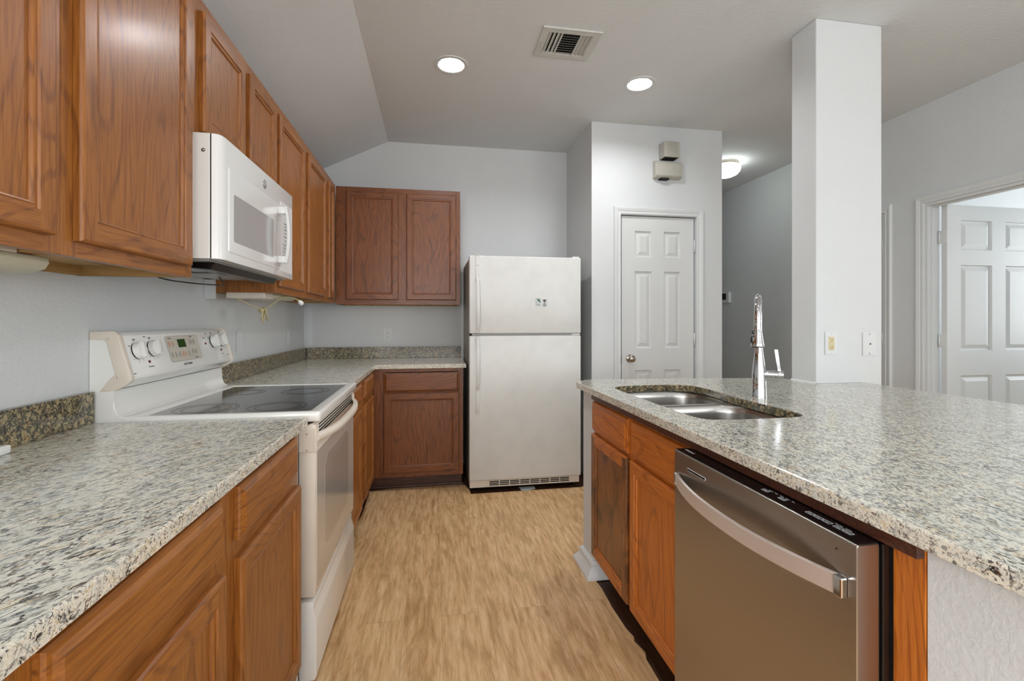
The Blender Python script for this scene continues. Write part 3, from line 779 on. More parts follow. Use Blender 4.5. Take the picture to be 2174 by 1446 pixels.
# sink
def sink():
    t = thing('sink', 'stainless steel double bowl sink set under the peninsula worktop', 'sink', (1.03, 1.72, .70))
    def rr(x0, x1, y0, y1, r, n=6):
        o = []
        for cx, cy, a0 in ((x1 - r, y1 - r, 0), (x0 + r, y1 - r, 90), (x0 + r, y0 + r, 180), (x1 - r, y0 + r, 270)):
            for i in range(n + 1):
                a = math.radians(a0 + 90 * i / n); o.append((cx + r * math.cos(a), cy + r * math.sin(a)))
        return o
    bowls = [((.834, 1.236, 1.335, 1.742), .195), ((.828, 1.262, 1.772, 2.125), .215)]
    holes = []
    for (x0, x1, y0, y1), dep in bowls:
        m = MB(); R = []
        zt = .880
        for ins, z in ((0, zt), (.004, zt - .006), (.008, zt - .03), (.012, zt - dep + .05), (.018, zt - dep + .025), (.035, zt - dep + .006), (.07, zt - dep)):
            R.append([(x, y, z) for x, y in rr(x0 + ins, x1 - ins, y0 + ins, y1 - ins, max(.10 - ins * .5, .04))])
        m.loft(R, cap0=False, cap1=True, smooth=True)
        cx, cy = (x0 + x1) / 2, (y0 + y1) / 2
        o = obj('bowl', m, STEELS, t, shade=50)
        m = MB().lathe([(.045, .001), (.043, .004), (.03, .002), (.001, .001)], (cx, cy, zt - dep), Z_, 24)
        obj('drain', m, CHROME, o)
        holes.append(rr(x0, x1, y0, y1, .10))
    m = MB().slab([(.80, 1.30), (1.29, 1.30), (1.29, 2.128), (.80, 2.128)], holes, .879, .8825)
    obj('rim', m, STEELS, t)
sink()

# faucet
def faucet():
    bx, by = 1.330, 1.725
    t = thing('faucet', 'chrome pull-down kitchen faucet standing behind the sink', 'faucet', (bx, by, ZC))
    m = MB().lathe([(.030, 0), (.030, .006), (.029, .010), (.028, .05), (.0255, .11), (.0185, .165), (.0145, .20), (.0140, .203), (.0140, .22)], (bx, by, ZC), Z_, 36)
    obj('body', m, CHROME, t, shade=50)
    a = Vector((-.63, -.776, 0)).normalized(); r = Vector((.80, -.60, 0)).normalized()
    P0 = Vector((bx, by, ZC)); pts = [P0 + Z_ * .20, P0 + Z_ * .26]
    R = .088
    for i in range(0, 13):
        th = PI * i / 12; pts.append(P0 + Z_ * (.322) + a * (R - R * math.cos(th)) + Z_ * (R * math.sin(th)))
    pts.append(P0 + a * 2 * R + Z_ * .310)
    m = MB().tube(pts, .0118, 20); obj('spout', m, CHROME, t, shade=60)
    hd = P0 + a * 2 * R + Z_ * .228
    down = Vector((a.x * .06, a.y * .06, -1)).normalized()
    m = MB().lathe([(.0128, -.088), (.0128, -.082), (.0138, -.080), (.0128, -.076), (.0145, -.05), (.0215, .0), (.0245, .012), (.0235, .014), (.020, .015)], hd, down, 32)
    h_ = obj('spray_head', m, CHROME, t, shade=50)
    m = MB().lathe([(.0215, .0145), (.0215, .0165), (.014, .0165)], hd, down, 32); obj('nozzle', m, BLACK, h_)
    side = (a * .70 - r * .71).normalized()
    for k, (dz, rad, hh) in enumerate(((-.042, .0075, .0070), (-.014, .0085, .0155))):
        c = hd - down * (-dz) * 1 + side * (.0150 if k == 0 else .0185)
        rg = [[tuple(c + side * dd + Vector((0, 0, 1)) * (hh * math.sin(th)) * s_ + r * (rad * math.cos(th)) * s_) for th in [2 * PI * q / 20 for q in range(20)]] for dd, s_ in ((-.006, 1), (.003, 1), (.0045, .7))]
        obj('button', MB().loft(rg, smooth=True), BLACK, h_)
    c0 = P0 + Z_ * .094
    m = MB().lathe([(.0165, .0), (.0165, .055), (.0158, .056), (.0158, .058), (.0168, .059), (.0168, .084), (.0150, .088), (.001, .088)], c0, r, 28)
    arm = obj('valve_arm', m, CHROME, t, shade=40)
    q0 = c0 + r * .074 + Z_ * .012
    m = MB().loft([[tuple(q0 + r * (dx - s_ * .012) + a * dy + Z_ * s_ * .09) for dx, dy in ((-.0055, -.006), (.0055, -.006), (.0055, .006), (-.0055, .006))] for s_ in (0, .35, .7, 1)])
    obj('lever', m, CHROME, arm)
faucet()

# ================================================================== DISHWASHER
def dishwasher():
    t = thing('dishwasher', 'dark stainless dishwasher with bowed steel handle under the peninsula', 'dishwasher', (1.0, .97, 0))
    y0, y1, xf, zt = .672, 1.270, .702, .850
    m = MB().box(.766, 1.37, .668, 1.284, .09, .850); obj('tub', m, MATBLACK, t)
    m = MB().prism([(xf, .115), (xf + .0, zt - .003), (xf + .003, zt), (.746, zt), (.746, .115)], 1, y0, y1, .0015, 1)
    obj('door', m, STEEL, t)
    m = MB().box(.747, .765, y0 + .002, y1 - .002, .11, zt - .006, .002); m.box(xf + .0035, .7475, y0 + .003, y1 - .003, zt, zt + .0015)
    p = obj('control_strip', m, BLACK, t, 'glossy black control strip on the top edge')
    m = MB().box(.748, .764, y0 - .0045, y0 + .001, .11, .851, .002); obj('gasket', m, BLACK, t)
    m = MB().box(.80, .83, y0, y1, -.005, .11); obj('kick_plate', m, BLACK, t)
    # handle: tall ribbon bowed outwards
    m = MB(); R = []
    ya, yb, n = .693, 1.257, 28
    for i in range(n + 1):
        f = i / n; y = ya + (yb - ya) * f
        bow = .050 * (1 - abs(2 * f - 1) ** 2.2) + .004
        x = xf - bow; R.append([(x, y, .7505), (x - .001, y, .752), (x - .001, y, .7845), (x, y, .786), (x + .007, y, .786), (x + .0075, y, .7505)])
    m.loft(R, smooth=False)
    hnd = obj('handle', m, STEELH, t, 'polished steel bowed handle', shade=30)
    m = MB().box(xf - .014, xf, ya - .004, ya + .014, .7502, .7865, .003); obj('handle_end', m, CHROME, hnd)
    m = MB().box(xf - .010, xf, yb - .006, yb + .002, .7502, .7865, .003); obj('handle_end', m, CHROME, hnd)
    # badge slot
    m = MB(); 
    def rrect(a, b_, c, d, r, x, n=5):
        o = []
        for cy, cz, a0 in ((b_ - r, d - r, 0), (a + r, d - r, 90), (a + r, c + r, 180), (b_ - r, c + r, 270)):
            for i in range(n + 1):
                an = math.radians(a0 + 90 * i / n); o.append((x, cy + r * math.cos(an), cz + r * math.sin(an)))
        return o
    m.loft([rrect(1.112, 1.202, .8085, .8165, .004, xf + .001), rrect(1.112, 1.202, .8085, .8165, .004, xf - .0012)], mi=0)
    m.loft([rrect(1.1136, 1.2004, .8101, .8149, .0024, xf), rrect(1.1136, 1.2004, .8101, .8149, .0024, xf - .0016)], mi=1)
    obj('badge_slot', m, [LINK, BLACK], t)
    m = MB().lathe([(.0016, 0), (.0016, .0012), (.0002, .0014)], (xf, .712, .826), -X_, 12); obj('sensor_dot', m, BLACK, t)
    # printing on the strip, readable from the aisle
    zz = zt + .0018; U, V = -Y_, Vector((1, 0, 0))
    text('brand_lettering', 'Whirlpool', .011, (.728, 1.232, zz), U, V, LINK, p)
    def keybox(y, w_, d=.009, x=.722):
        m = MB()
        for a, b_, c, e in ((x, x + .0007, y - w_, y), (x + d, x + d + .0007, y - w_, y), (x, x + d, y - w_, y - w_ + .0007), (x, x + d, y - .0007, y)):
            m.box(a, b_, c, e, zz - .0004, zz + .0003)
        return m
    for y, s_ in ((.930, 'Cycle'), (.880, 'Options'), (.806, 'Start'), (.786, 'Heat'), (.766, 'Lock'), (.742, 'Wash'), (.722, 'Cancel')):
        obj('key_outline', keybox(y, .017), LINK, p)
        text('key_lettering', s_, .0042, (.7265 - .0, y - .0085, zz), U, V, LINK, p)
    for y, s_ in ((.916, 'Normal'), (.900, 'Heavy'), (.884, 'Sensor'), (.868, '1-Hour'), (.852, 'Rinse'), (.742, 'Clean Lock'), (.722, 'Sanitized')):
        text('key_lettering', s_, .0036, (.7365, y, zz), U, V, LINK, p)
dishwasher()

# ================================================================== RANGE
def rangeoven():
    y0, y1 = 1.630, 2.385; xf = -.372
    t = thing('kitchen_range', 'white free-standing electric range with black glass cooktop on the left', 'stove', (-.70, 2.0, 0))
    m = MB().box(-1.03, -.447, y0 + .006, y1 - .006, .03, .888, mi=0); m.box(-.447, -.443, y0 + .012, y1 - .012, .02, .88, mi=1)
    obj('body', m, [MATBLACK, BLACK], t)
    m = MB().box(-1.035, -.945, y0, y0 + .004, .80, .93, mi=0)
    # cooktop frame: slab with sunk glass
    def rrp(x0, x1, a, b_, r, n=5):
        o = []
        for cx, cy, a0 in ((x1 - r, b_ - r, 0), (x0 + r, b_ - r, 90), (x0 + r, a + r, 180), (x1 - r, a + r, 270)):
            for i in range(n + 1):
                an = math.radians(a0 + 90 * i / n); o.append((cx + r * math.cos(an), cy + r * math.sin(an)))
        return o
    m = MB().slab(rrp(-.962, xf, y0, y1, .014), [rrp(-.902, -.412, y0 + .03, y1 - .085 + .03, .006)], .893, .926, .007)
    obj('cooktop_frame', m, WHITE, t, shade=50)
    m = MB().box(-.905, -.409, y0 + .027, y1 - .052, .905, .9235); g = obj('glass_top', m, GLASST, t, 'black ceramic glass cooktop')
    def flatring(cx, cy, r, wd, z=.9236):
        b = bmesh.new(); n = 48
        A = [b.verts.new((cx + r * math.cos(2 * PI * i / n), cy + r * math.sin(2 * PI * i / n), z)) for i in range(n)]
        B = [b.verts.new((cx + (r - wd) * math.cos(2 * PI * i / n), cy + (r - wd) * math.sin(2 * PI * i / n), z + .0001)) for i in range(n)]
        for i in range(n): b.faces.new((A[i], A[(i + 1) % n], B[(i + 1) % n], B[i]))
        return b
    for cx, cy, r in ((-.545, 2.135, .098), (-.545, 1.765, .098), (-.775, 1.765, .100), (-.785, 2.135, .075)):
        m = MB(); m._add(flatring(cx, cy, r, .004)); m._add(flatring(cx, cy, r * .96 - .004, .0015))
        o = obj('burner_ring', m, RINGM, g)
        for q in (.80, .66, .5):
            m = MB() if q == .80 else m
        m = MB(); m._add(flatring(cx, cy, r * .78, r * .10, .92365)); obj('burner_wear', m, RINGW, g)
    # rising back panel blended into the cooktop, and side plates
    prof = [(-1.046, .895), (-.944, .893), (-.944, .924), (-.956, .926), (-.970, .935), (-.979, .955), (-.982, 1.010), (-1.046, 1.010)]
    m = MB().prism(prof, 1, y0 + .001, y1 - .001, .001, 1); obj('riser_panel', m, WHITE, t, shade=35)
    m = MB().box(-1.046, -.985, y0, y0 + .004, .80, 1.12); obj('side_panel', m, WHITE, t)
    # console
    cp = [(-1.046, 1.02), (-1.04, 1.190), (-.980, 1.190), (-.969, 1.180), (-.933, 1.052), (-.934, 1.042), (-.944, 1.032), (-.972, 1.014)]
    m = MB().prism(cp, 1, y0 + .016, y1 - .016, .0015, 2); c = obj('console', m, WHITE, t, 'white control console with knobs and clock', shade=35)
    ep = [(-1.046, 1.168), (-1.046, 1.195), (-.978, 1.196), (-.966, 1.184), (-.930, 1.052), (-.931, 1.040), (-.942, 1.028), (-.975, 1.010), (-1.020, 1.006), (-.992, 1.045), (-.976, 1.062), (-1.000, 1.160), (-1.008, 1.168)]
    for a, b_ in ((y0 - .002, y0 + .0165), (y1 - .0165, y1 + .002)):
        m = MB().prism(ep, 1, a, b_, .003, 2); e = obj('end_cap', m, CREAM, t, 'yellowed plastic end cap', shade=35)
        if a < 1.7:
            for x, z in ((-.994, 1.172), (-.966, 1.052)):
                m = MB().lathe([(.0045, 0), (.0045, .0012), (.001, .0016)], (x, a, z), -Y_, 14); obj('screw', m, CREAM, e)
            m = MB().prism([(-1.046, .80), (-.982, .80), (-.980, 1.012), (-.985, 1.05), (-.972, 1.06), (-.992, 1.17), (-1.046, 1.17)], 1, y0 + .0005, y0 + .006); obj('side_plate', m, WHITE, e)
    # face frame of the console
    F0 = Vector((-.969, 0, 1.180)); F1 = Vector((-.933, 0, 1.052)); V = (F0 - F1).normalized(); W = Vector((V.z, 0, -V.x)).normalized(); U = Y_
    L = (F0 - F1).length
    def at(y, s_): return Vector((0, y, 0)) + F1 + V * (L * s_)      # s_: 0 bottom .. 1 top
    def onface(bmrings): return [[tuple(p) for p in r_] for r_ in bmrings]
    for y, s_, rot in ((1.700, .60, 8), (1.785, .62, 18), (2.235, .66, 12), (2.315, .68, 6)):
        O = at(y, s_)
        m = MB().lathe([(.0282, .0005), (.0286, .0025), (.028, .0045)], O, W, 40, mi=1)
        m.lathe([(.0285, .0042), (.0278, .010), (.0262, .019), (.022, .021), (.001, .021)], O, W, 40, mi=0)
        ra = math.radians(rot); gu = (U * math.sin(ra) + V * math.cos(ra)).normalized(); gv = W.cross(gu)
        rings = [[tuple(O + W * d + gu * (a_ * k_) + gv * (b_ * k_)) for a_, b_ in ((-.026, -.006), (.026, -.006), (.027, 0), (.026, .006), (-.026, .006), (-.027, 0))] for d, k_ in ((.018, 1), (.026, .97), (.028, .85))]
        m.loft(rings, mi=0)
        kn = obj('knob', m, [WHITE, BLACK], c, shade=35)
        text('dial_lettering', 'OFF', .009, O + V * .038 + W * .0006, U, V, INK, c)
        for q in range(7):
            an = math.radians(150 + q * 38)
            text('dial_lettering', ('HI', '2', '3', '4', '5', '8', 'LO')[q], .006, O + (U * math.cos(an) + V * math.sin(an)) * .037 + W * .0006, U, V, INK, c)
    for y, s_ in ((1.748, .30), (2.165, .62), (2.29, .36)):
        O = at(y, s_); m = MB().lathe([(.0048, 0), (.0045, .0025), (.001, .003)], O, W, 16); obj('indicator_lamp', m, RED, c)
    for y, s_, w1 in ((1.752, .17, 'Hot Surface'), (1.76, .98, 'Rear'), (1.655, .06, 'Front'), (2.16, .80, 'Oven'), (2.19, 1.0, 'Rear'), (2.295, .22, 'Hot'), (2.34, .16, 'Front')):
        text('console_lettering', w1, .0065, at(y, min(s_, .95)) + W * .0006, U, V, INK, c)
    # clock panel
    def plate(ya, yb, sa, sb, d, r, mi, m):
        n = 5; o = []
        h_ = L * (sb - sa)
        for cy, cz, a0 in ((yb - r, h_ - r, 0), (ya + r, h_ - r, 90), (ya + r, r, 180), (yb - r, r, 270)):
            for i in range(n + 1):
                an = math.radians(a0 + 90 * i / n); o.append(at(0, sa) + U * (cy + r * math.cos(an)) + V * (cz + r * math.sin(an)))
        m.loft([[tuple(p - W * .001) for p in o], [tuple(p + W * d) for p in o]], mi=mi)
    m = MB(); plate(1.876, 2.108, .18, .93, .0004, .012, 1, m); plate(1.878, 2.106, .19, .92, .0008, .011, 0, m)
    kp = obj('clock_panel', m, [TOPAN, GREY], c)
    m = MB(); plate(1.952, 2.006, .58, .82, .0018, .001, 0, m); obj('clock_display', m, GREEND, kp)
    def btn(y, s_, mat):
        O = at(y, s_); rg = [[tuple(O + W * d + U * (.0085 * k_ * math.cos(th)) + V * (.0115 * k_ * math.sin(th))) for th in [2 * PI * q / 18 for q in range(18)]] for d, k_ in ((.0004, 1), (.0016, .95), (.002, .8))]
        o = obj('button', MB().loft(rg, smooth=True), mat, kp)
        text('button_lettering', '::', .009, O + W * .0022, U, V, INK, kp)
    for y, s_, mt in ((1.893, .70, SALMON), (1.917, .70, SALMON), (1.893, .38, GREYB), (1.917, .38, GREYB), (1.945, .38, GREYB), (1.968, .38, SALMON), (1.988, .38, SALMON), (2.012, .38, GREYB),
                      (2.045, .72, GREYB), (2.068, .72, GREYB), (2.045, .42, GREYB), (2.068, .42, GREYB)): btn(y, s_, mt)
    text('panel_lettering', 'OVEN', .008, at(1.903, .86) + W * .001, U, V, INK, kp)
    text('panel_lettering', 'TIMER', .007, at(2.055, .88) + W * .001, U, V, INK, kp)
    text('panel_lettering', 'CONTROL', .006, at(2.062, .24) + W * .001, U, V, INK, kp)
    text('brand_lettering', 'HOTPOINT', .0125, at(1.985, .08) + W * .0007, U, V, INK, c)
    # oven door
    xd = -.386
    m = MB().box(-.441, xd, y0 + .004, y1 - .012, .306, .868, .006, mi=0)
    d = obj('oven_door', m, [CREAM], t, 'off-white oven door', shade=40)
    m = MB().box(xd - .002, xd + .0015, y0 + .014, y1 - .022, .33, .790, .001, mi=0); g2 = obj('door_glass', m, OVGL, d, 'glossy pale glass face of the oven door')
    m = MB().loft([[(xd + .0016, a_, b_) for a_, b_ in ((1.76, .70), (1.76, .44), (1.80, .41), (2.18, .41), (2.22, .44), (2.22, .70), (2.18, .74), (1.80, .74))],
                   [(xd + .0021, a_, b_) for a_, b_ in ((1.76, .70), (1.76, .44), (1.80, .41), (2.18, .41), (2.22, .44), (2.22, .70), (2.18, .74), (1.80, .74))]])
    obj('door_window', m, OVWIN, d, 'faint grey tinted oven window')
    # vent trim on the top of the door
    m = MB().prism([(-.445, .868), (-.398, .886), (-.386, .880), (xd + .002, .800), (-.43, .800)], 1, y0 + .002, y1 - .010, .002, 2)
    vt = obj('vent_trim', m, CREAM, d, shade=35)
    m = MB()
    for r_ in range(4):
        z = .8745 - r_ * .0105; x = xd - .0005 + r_ * .0005
        for q in range(22):
            a_ = y0 + .045 + q * .0295
            m.box(x - .003, x + .0022, a_, a_ + .024, z - .0022, z + .0022)
    obj('vent_slots', m, DARK, vt)
    for a, b_ in ((y0 - .001, y0 + .012), (y1 - .022, y1 - .009)):
        m = MB().box(-.440, xd + .004, a, b_, .790, .872, .004); e = obj('handle_end_cap', m, CREAM, d)
        if a < 1.7:
            for z in (.852, .798): obj('screw', MB().lathe([(.002, 0), (.0018, .0012), (.0005, .0014)], (-.413, a, z), -Y_, 10), INK, e)
    R = []; n = 26; ya, yb = y0 + .012, y1 - .024
    for i in range(n + 1):
        f = i / n; y = ya + (yb - ya) * f; bow = .046 * (1 - abs(2 * f - 1) ** 3) + .006; x = xd + bow; zc = .838
        R.append([(x - .017, y, zc - .011), (x - .004, y, zc - .015), (x + .002, y, zc - .011), (x + .004, y, zc), (x + .002, y, zc + .011), (x - .004, y, zc + .015), (x - .017, y, zc + .013)])
    m = MB().loft(R, smooth=True); obj('handle', m, CREAM, d, 'bowed off-white oven door handle', shade=60)
    m = MB().prism([(-.441, .028), (xd - .003, .028), (xd + .003, .045), (xd + .003, .225), (xd - .008, .262), (xd - .006, .285), (xd - .016, .292), (-.441, .292)], 1, y0 + .004, y1 - .012, .006, 2)
    obj('storage_drawer', m, WHITE, t, 'white storage drawer front at the base', shade=40)
    m = MB()
    for x in (-.98, -.47):
        for y in (y0 + .05, y1 - .05): m.lathe([(.016, 0), (.012, .012), (.012, .035)], (x, y, -.005), Z_, 14)
    obj('levelling_feet', m, BLACK, t)
rangeoven()

# ================================================================== MICROWAVE
def microwave():
    y0, y1, xf, z0, z1 = 1.600, 2.362, -.662, 1.424, 1.820
    t = thing('microwave', 'white over-the-range microwave hung below the short cabinet', 'microwave', (-.85, 1.98, z0))
    m = MB().box(XW + .001, -.694, y0, y1, z0, z1, .002)
    b = obj('case', m, WHITE, t)
    m = MB()
    for za, zb in ((1.60, 1.80), (1.46, 1.585)): m.box(-.86, -.742, y0 - .0015, y0 + .001, za, zb, .001)
    obj('side_emboss', m, WHITE, b)
    m = MB().lathe([(.006, 0), (.006, .001), (.0035, .0015), (.0035, .004), (.002, .005)], (-.712, y0, 1.765), -Y_, 16); obj('screw', m, ALUM, b)
    m = MB().box(-.6935, -.6905, y0 + .003, y1 - .003, z0 + .002, z1 - .002); obj('door_gap', m, MATBLACK, t)
    m = MB().prism([(-.690, y0), (-.672, y0 + .006), (-.665, y0 + .018), (xf, y0 + .036), (xf, y1 - .006), (xf - .004, y1), (-.690, y1)], 2, z0, z1, .0015, 1)
    d = obj('door', m, MWHITE, t, 'glossy white microwave door', shade=25)
    # raised frame and window
    def rr(a, b_, c, e, r, x, n=5):
        o = []
        for cy, cz, a0 in ((b_ - r, e - r, 0), (a + r, e - r, 90), (a + r, c + r, 180), (b_ - r, c + r, 270)):
            for i in range(n + 1):
                an = math.radians(a0 + 90 * i / n); o.append((x, cy + r * math.cos(an), cz + r * math.sin(an)))
        return o
    m = MB().loft([rr(1.655, 2.180, 1.452, 1.735, .008, xf - .001), rr(1.657, 2.178, 1.454, 1.733, .008, xf + .002), rr(1.660, 2.175, 1.457, 1.730, .008, xf + .0028)])
    obj('raised_frame', m, MWHITE, d, shade=25)
    m = MB().loft([rr(1.690, 2.085, 1.492, 1.652, .010, xf + .0020), rr(1.690, 2.085, 1.492, 1.652, .010, xf + .0032)]); obj('window', m, MWGL, d, 'grey tinted microwave window')
    m = MB().loft([rr(2.186, 2.345, 1.447, 1.755, .006, xf - .001), rr(2.186, 2.345, 1.447, 1.755, .006, xf + .0012)]); cp = obj('control_panel', m, MWHITE, d)
    m = MB()
    for r_ in range(5):
        for q in range(3): m.box(xf + .001, xf + .0016, 2.215 + q * .024, 2.231 + q * .024, 1.500 + r_ * .016, 1.510 + r_ * .016)
    obj('keypad', m, GREY, cp)
    m = MB().box(xf + .001, xf + .0018, 2.215, 2.29, 1.705, 1.722); obj('clock_display', m, GREY, cp)
    for z, s_ in ((1.665, 'Popcorn'), (1.652, 'Cook'), (1.638, 'Reheat'), (1.622, 'Power'), (1.606, 'Defrost'), (1.588, 'Start')):
        text('key_lettering', s_, .010, (xf + .0014, 2.245, z), Y_, Z_, INK, cp)
    # bowed vertical handle
    R = []; n = 16; za, zb = 1.478, 1.720
    for i in range(n + 1):
        f = i / n; z = za + (zb - za) * f; ox = xf + .034 + .012 * (1 - (2 * f - 1) ** 2)
        R.append([(ox - .008, 2.140, z), (ox - .004, 2.134, z), (ox, 2.134, z), (ox + .004, 2.142, z), (ox + .004, 2.156, z), (ox, 2.162, z), (ox - .008, 2.160, z)])
    m = MB().loft(R, smooth=False)
    for a_, b_ in ((za, za + .030), (zb - .030, zb)): m.box(xf + .002, xf + .034, 2.136, 2.160, a_, b_, .004)
    obj('handle', m, MWHITE, d, shade=40)
    m = MB().lathe([(.0185, 0), (.0185, .0015), (.0170, .0022)], (xf, 1.985, 1.772), X_, 28, mi=0); m.lathe([(.0165, .002), (.0160, .0026), (.001, .0028)], (xf, 1.985, 1.772), X_, 28, mi=1)
    bd = obj('badge', m, [CHROME, GREY], d)
    text('badge_lettering', 'GE', .017, (xf + .0031, 1.985, 1.772), Y_, Z_, LINK, bd)
    # underside
    m = MB().box(-.99, -.70, y0 + .01, y1 - .01, z0 - .006, z0 - .0005, .002, mi=0)
    for a_, b_ in ((y0 + .06, 1.90), (2.0, y1 - .06)):
        m.box(-.96, -.80, a_, b_, z0 - .012, z0 - .006, .002, mi=1)
    m.prism([(-.80, z0 - .006), (-.70, z0 - .006), (-.715, z0 - .030), (-.785, z0 - .024)], 1, y0 + .05, y1 - .10, .002, 1, mi=2)
    obj('underside_grease_panel', m, [GREY, ALUM, BLACK], t)
    # black lead hanging under it
    m = MB().tube(bez([(-.97, 1.68, 1.414), (-.90, 1.72, 1.372), (-.85, 1.80, 1.362), (-.82, 1.92, 1.364), (-.84, 2.06, 1.372), (-.90, 2.16, 1.414)]), .0022, 8); 
    obj('hanging_lead', m, BLACK, t)
microwave()
m = MB().box(XW + .001, -1.00, 2.355, 2.3692, 1.330, 1.42)
tag(obj('filler_panel', m, TRIM), 'small white filler block on the wall below the microwave', 'filler panel')

# ================================================================== FRIDGE
def fridge():
    x0, x1, yf, zt = .2528, 1.0779, 3.302, 1.694
    t = thing('refrigerator', 'off-white top-freezer refrigerator standing in the alcove', 'refrigerator', (.665, 3.66, 0))
    m = MB().box(x0 + .004, x1 - .004, yf + .078, 4.02, .03, zt - .010, .006); obj('cabinet', m, FRSIDE, t, 'grey cabinet side')
    m = MB().box(x0 + .008, x1 - .008, yf + .068, yf + .078, .09, zt - .02); obj('door_seal', m, DARK, t)
    m = MB().box(x0, x1, yf, yf + .068, 1.136, zt, .008, 3); fd = obj('freezer_door', m, FRIDGE, t, 'smaller upper freezer door', shade=40)
    m = MB().box(x0, x1, yf, yf + .068, .085, 1.120, .008, 3); rd = obj('fridge_door', m, FRIDGE, t, 'tall lower fridge door', shade=40)
    m = MB().box(x0 + .02, x1 - .02, yf + .012, yf + .064, 1.121, 1.135); obj('middle_rail', m, GREY, t)
    m = MB().box(x1 - .07, x1 - .004, yf + .005, yf + .05, 1.1215, 1.1345, .003); obj('middle_hinge', m, TRIM, t)
    m = MB().box(x1 - .06, x1 - .006, yf + .02, yf + .075, zt, zt + .010, .003); obj('top_hinge', m, TRIM, t)
    m = MB().box(x0 + .004, x1 - .006, yf + .025, yf + .06, .028, .082, .003, mi=0)
    for i in range(8):
        for r_ in range(3): m.box(.40 + i * .075, .468 + i * .075, yf + .0235, yf + .0255, .040 + r_ * .012, .047 + r_ * .012, mi=1)
    obj('toe_grille', m, [CREAM, DARK], t)
    m = MB()
    for x in (x0 + .05, x1 - .05):
        for y in (yf + .1, 3.95): m.lathe([(.02, 0), (.018, .03), (.018, .036)], (x, y, -.005), Z_, 14)
    obj('levelling_feet', m, BLACK, t)
    # strap style handles on the hinge-opposite edge
    hx0, hx1 = .2975, .3235
    m = MB(); m.box(hx0, hx1, yf - .007, yf + .0, 1.520, zt + .004, .002); m.box(hx0, hx1, yf - .01, yf + .03, zt - .001, zt + .006, .002); m.box(hx0 + .003, hx1 - .003, yf - .010, yf - .0065, 1.622, 1.632, .001)
    R = []
    for i in range(15):
        f = i / 14; z = 1.146 + f * (1.532 - 1.146); o_ = .010 + .030 * (math.sin(PI * min(1, f * 1.0)) ** .55) + (.006 if f > .9 else 0)
        xs = hx0 + .005 + .004 * (1 - f)
        R.append([(xs, yf - o_, z), (xs + .019, yf - o_, z), (xs + .019, yf - o_ + .010, z), (xs, yf - o_ + .010, z)])
    m.loft(R); m.box(hx0 + .002, hx1, yf - .012, yf, 1.140, 1.165, .003); m.box(hx0 + .002, hx1 + .001, yf - .018, yf, 1.510, 1.538, .004)
    obj('freezer_handle', m, FRIDGE, fd, shade=35)
    m = MB(); R = []
    for i in range(19):
        f = i / 18; z = .735 + f * (1.105 - .735); o_ = .010 + .030 * (math.sin(PI * f) ** .55); xs = hx0 + .006
        R.append([(xs, yf - o_, z), (xs + .019, yf - o_, z), (xs + .019, yf - o_ + .010, z), (xs, yf - o_ + .010, z)])
    m.loft(R); m.box(hx0 + .002, hx1, yf - .018, yf, 1.082, 1.114, .004); m.box(hx0 + .004, hx1, yf - .012, yf, .735, .768, .003)
    m.box(hx0 + .004, hx1 + .001, yf - .007, yf, .567, .742, .002)
    obj('fridge_handle', m, FRIDGE, rd, shade=35)
    obj('door_plug', MB().lathe([(.005, 0), (.004, .002)], (1.052, yf, .855), -Y_, 12), TRIM, rd)
fridge()
m = MB().box(.732, .774, 3.3008, 3.3016, 1.335, 1.393, mi=0)
m.loft([[(.753 + .0165 * math.cos(a), y, 1.366 + .019 * math.sin(a)) for a in [math.radians(q) for q in range(-20, 140, 16)]] for y in (3.3003, 3.3009)], mi=1)
m.box(.741, .765, 3.3003, 3.3009, 1.341, 1.347, mi=2); m.box(.738, .768, 3.3003, 3.3009, 1.387, 1.390, mi=2); m.box(.7375, .7405, 3.3003, 3.3009, 1.352, 1.372, mi=2)
tag(obj('sticker', m, [STICK, GREENS, GREY]), 'small sticker with a dark green mark on the freezer door', 'sticker')
m = MB().box(.783, .819, 3.3008, 3.3016, 1.330, 1.386, mi=0)
m.prism([(.787, 1.382), (.815, 1.382), (.806, 1.370), (.803, 1.362), (.799, 1.362), (.794, 1.370)], 1, 3.3003, 3.3009, mi=1)
m.box(.799, .803, 3.3003, 3.3009, 1.340, 1.363, mi=1)
m.tube([(.789, 3.3004, 1.349), (.793, 3.3004, 1.340), (.801, 3.3004, 1.337), (.809, 3.3004, 1.340), (.813, 3.3004, 1.349)], .0014, 6, mi=1)
tag(obj('sticker', m, [STICK, BROWNS]), 'small sticker with a brown tree-like mark on the freezer door', 'sticker')
m2 = MB().slab([(.63, 3.300), (.67, 3.285), (.735, 3.315), (.74, 3.37), (.62, 3.37)], [], .0001, .001)
tag(obj('paper_scrap', m2, STICK), 'scrap of pale paper on the floor under the fridge grille', 'paper')

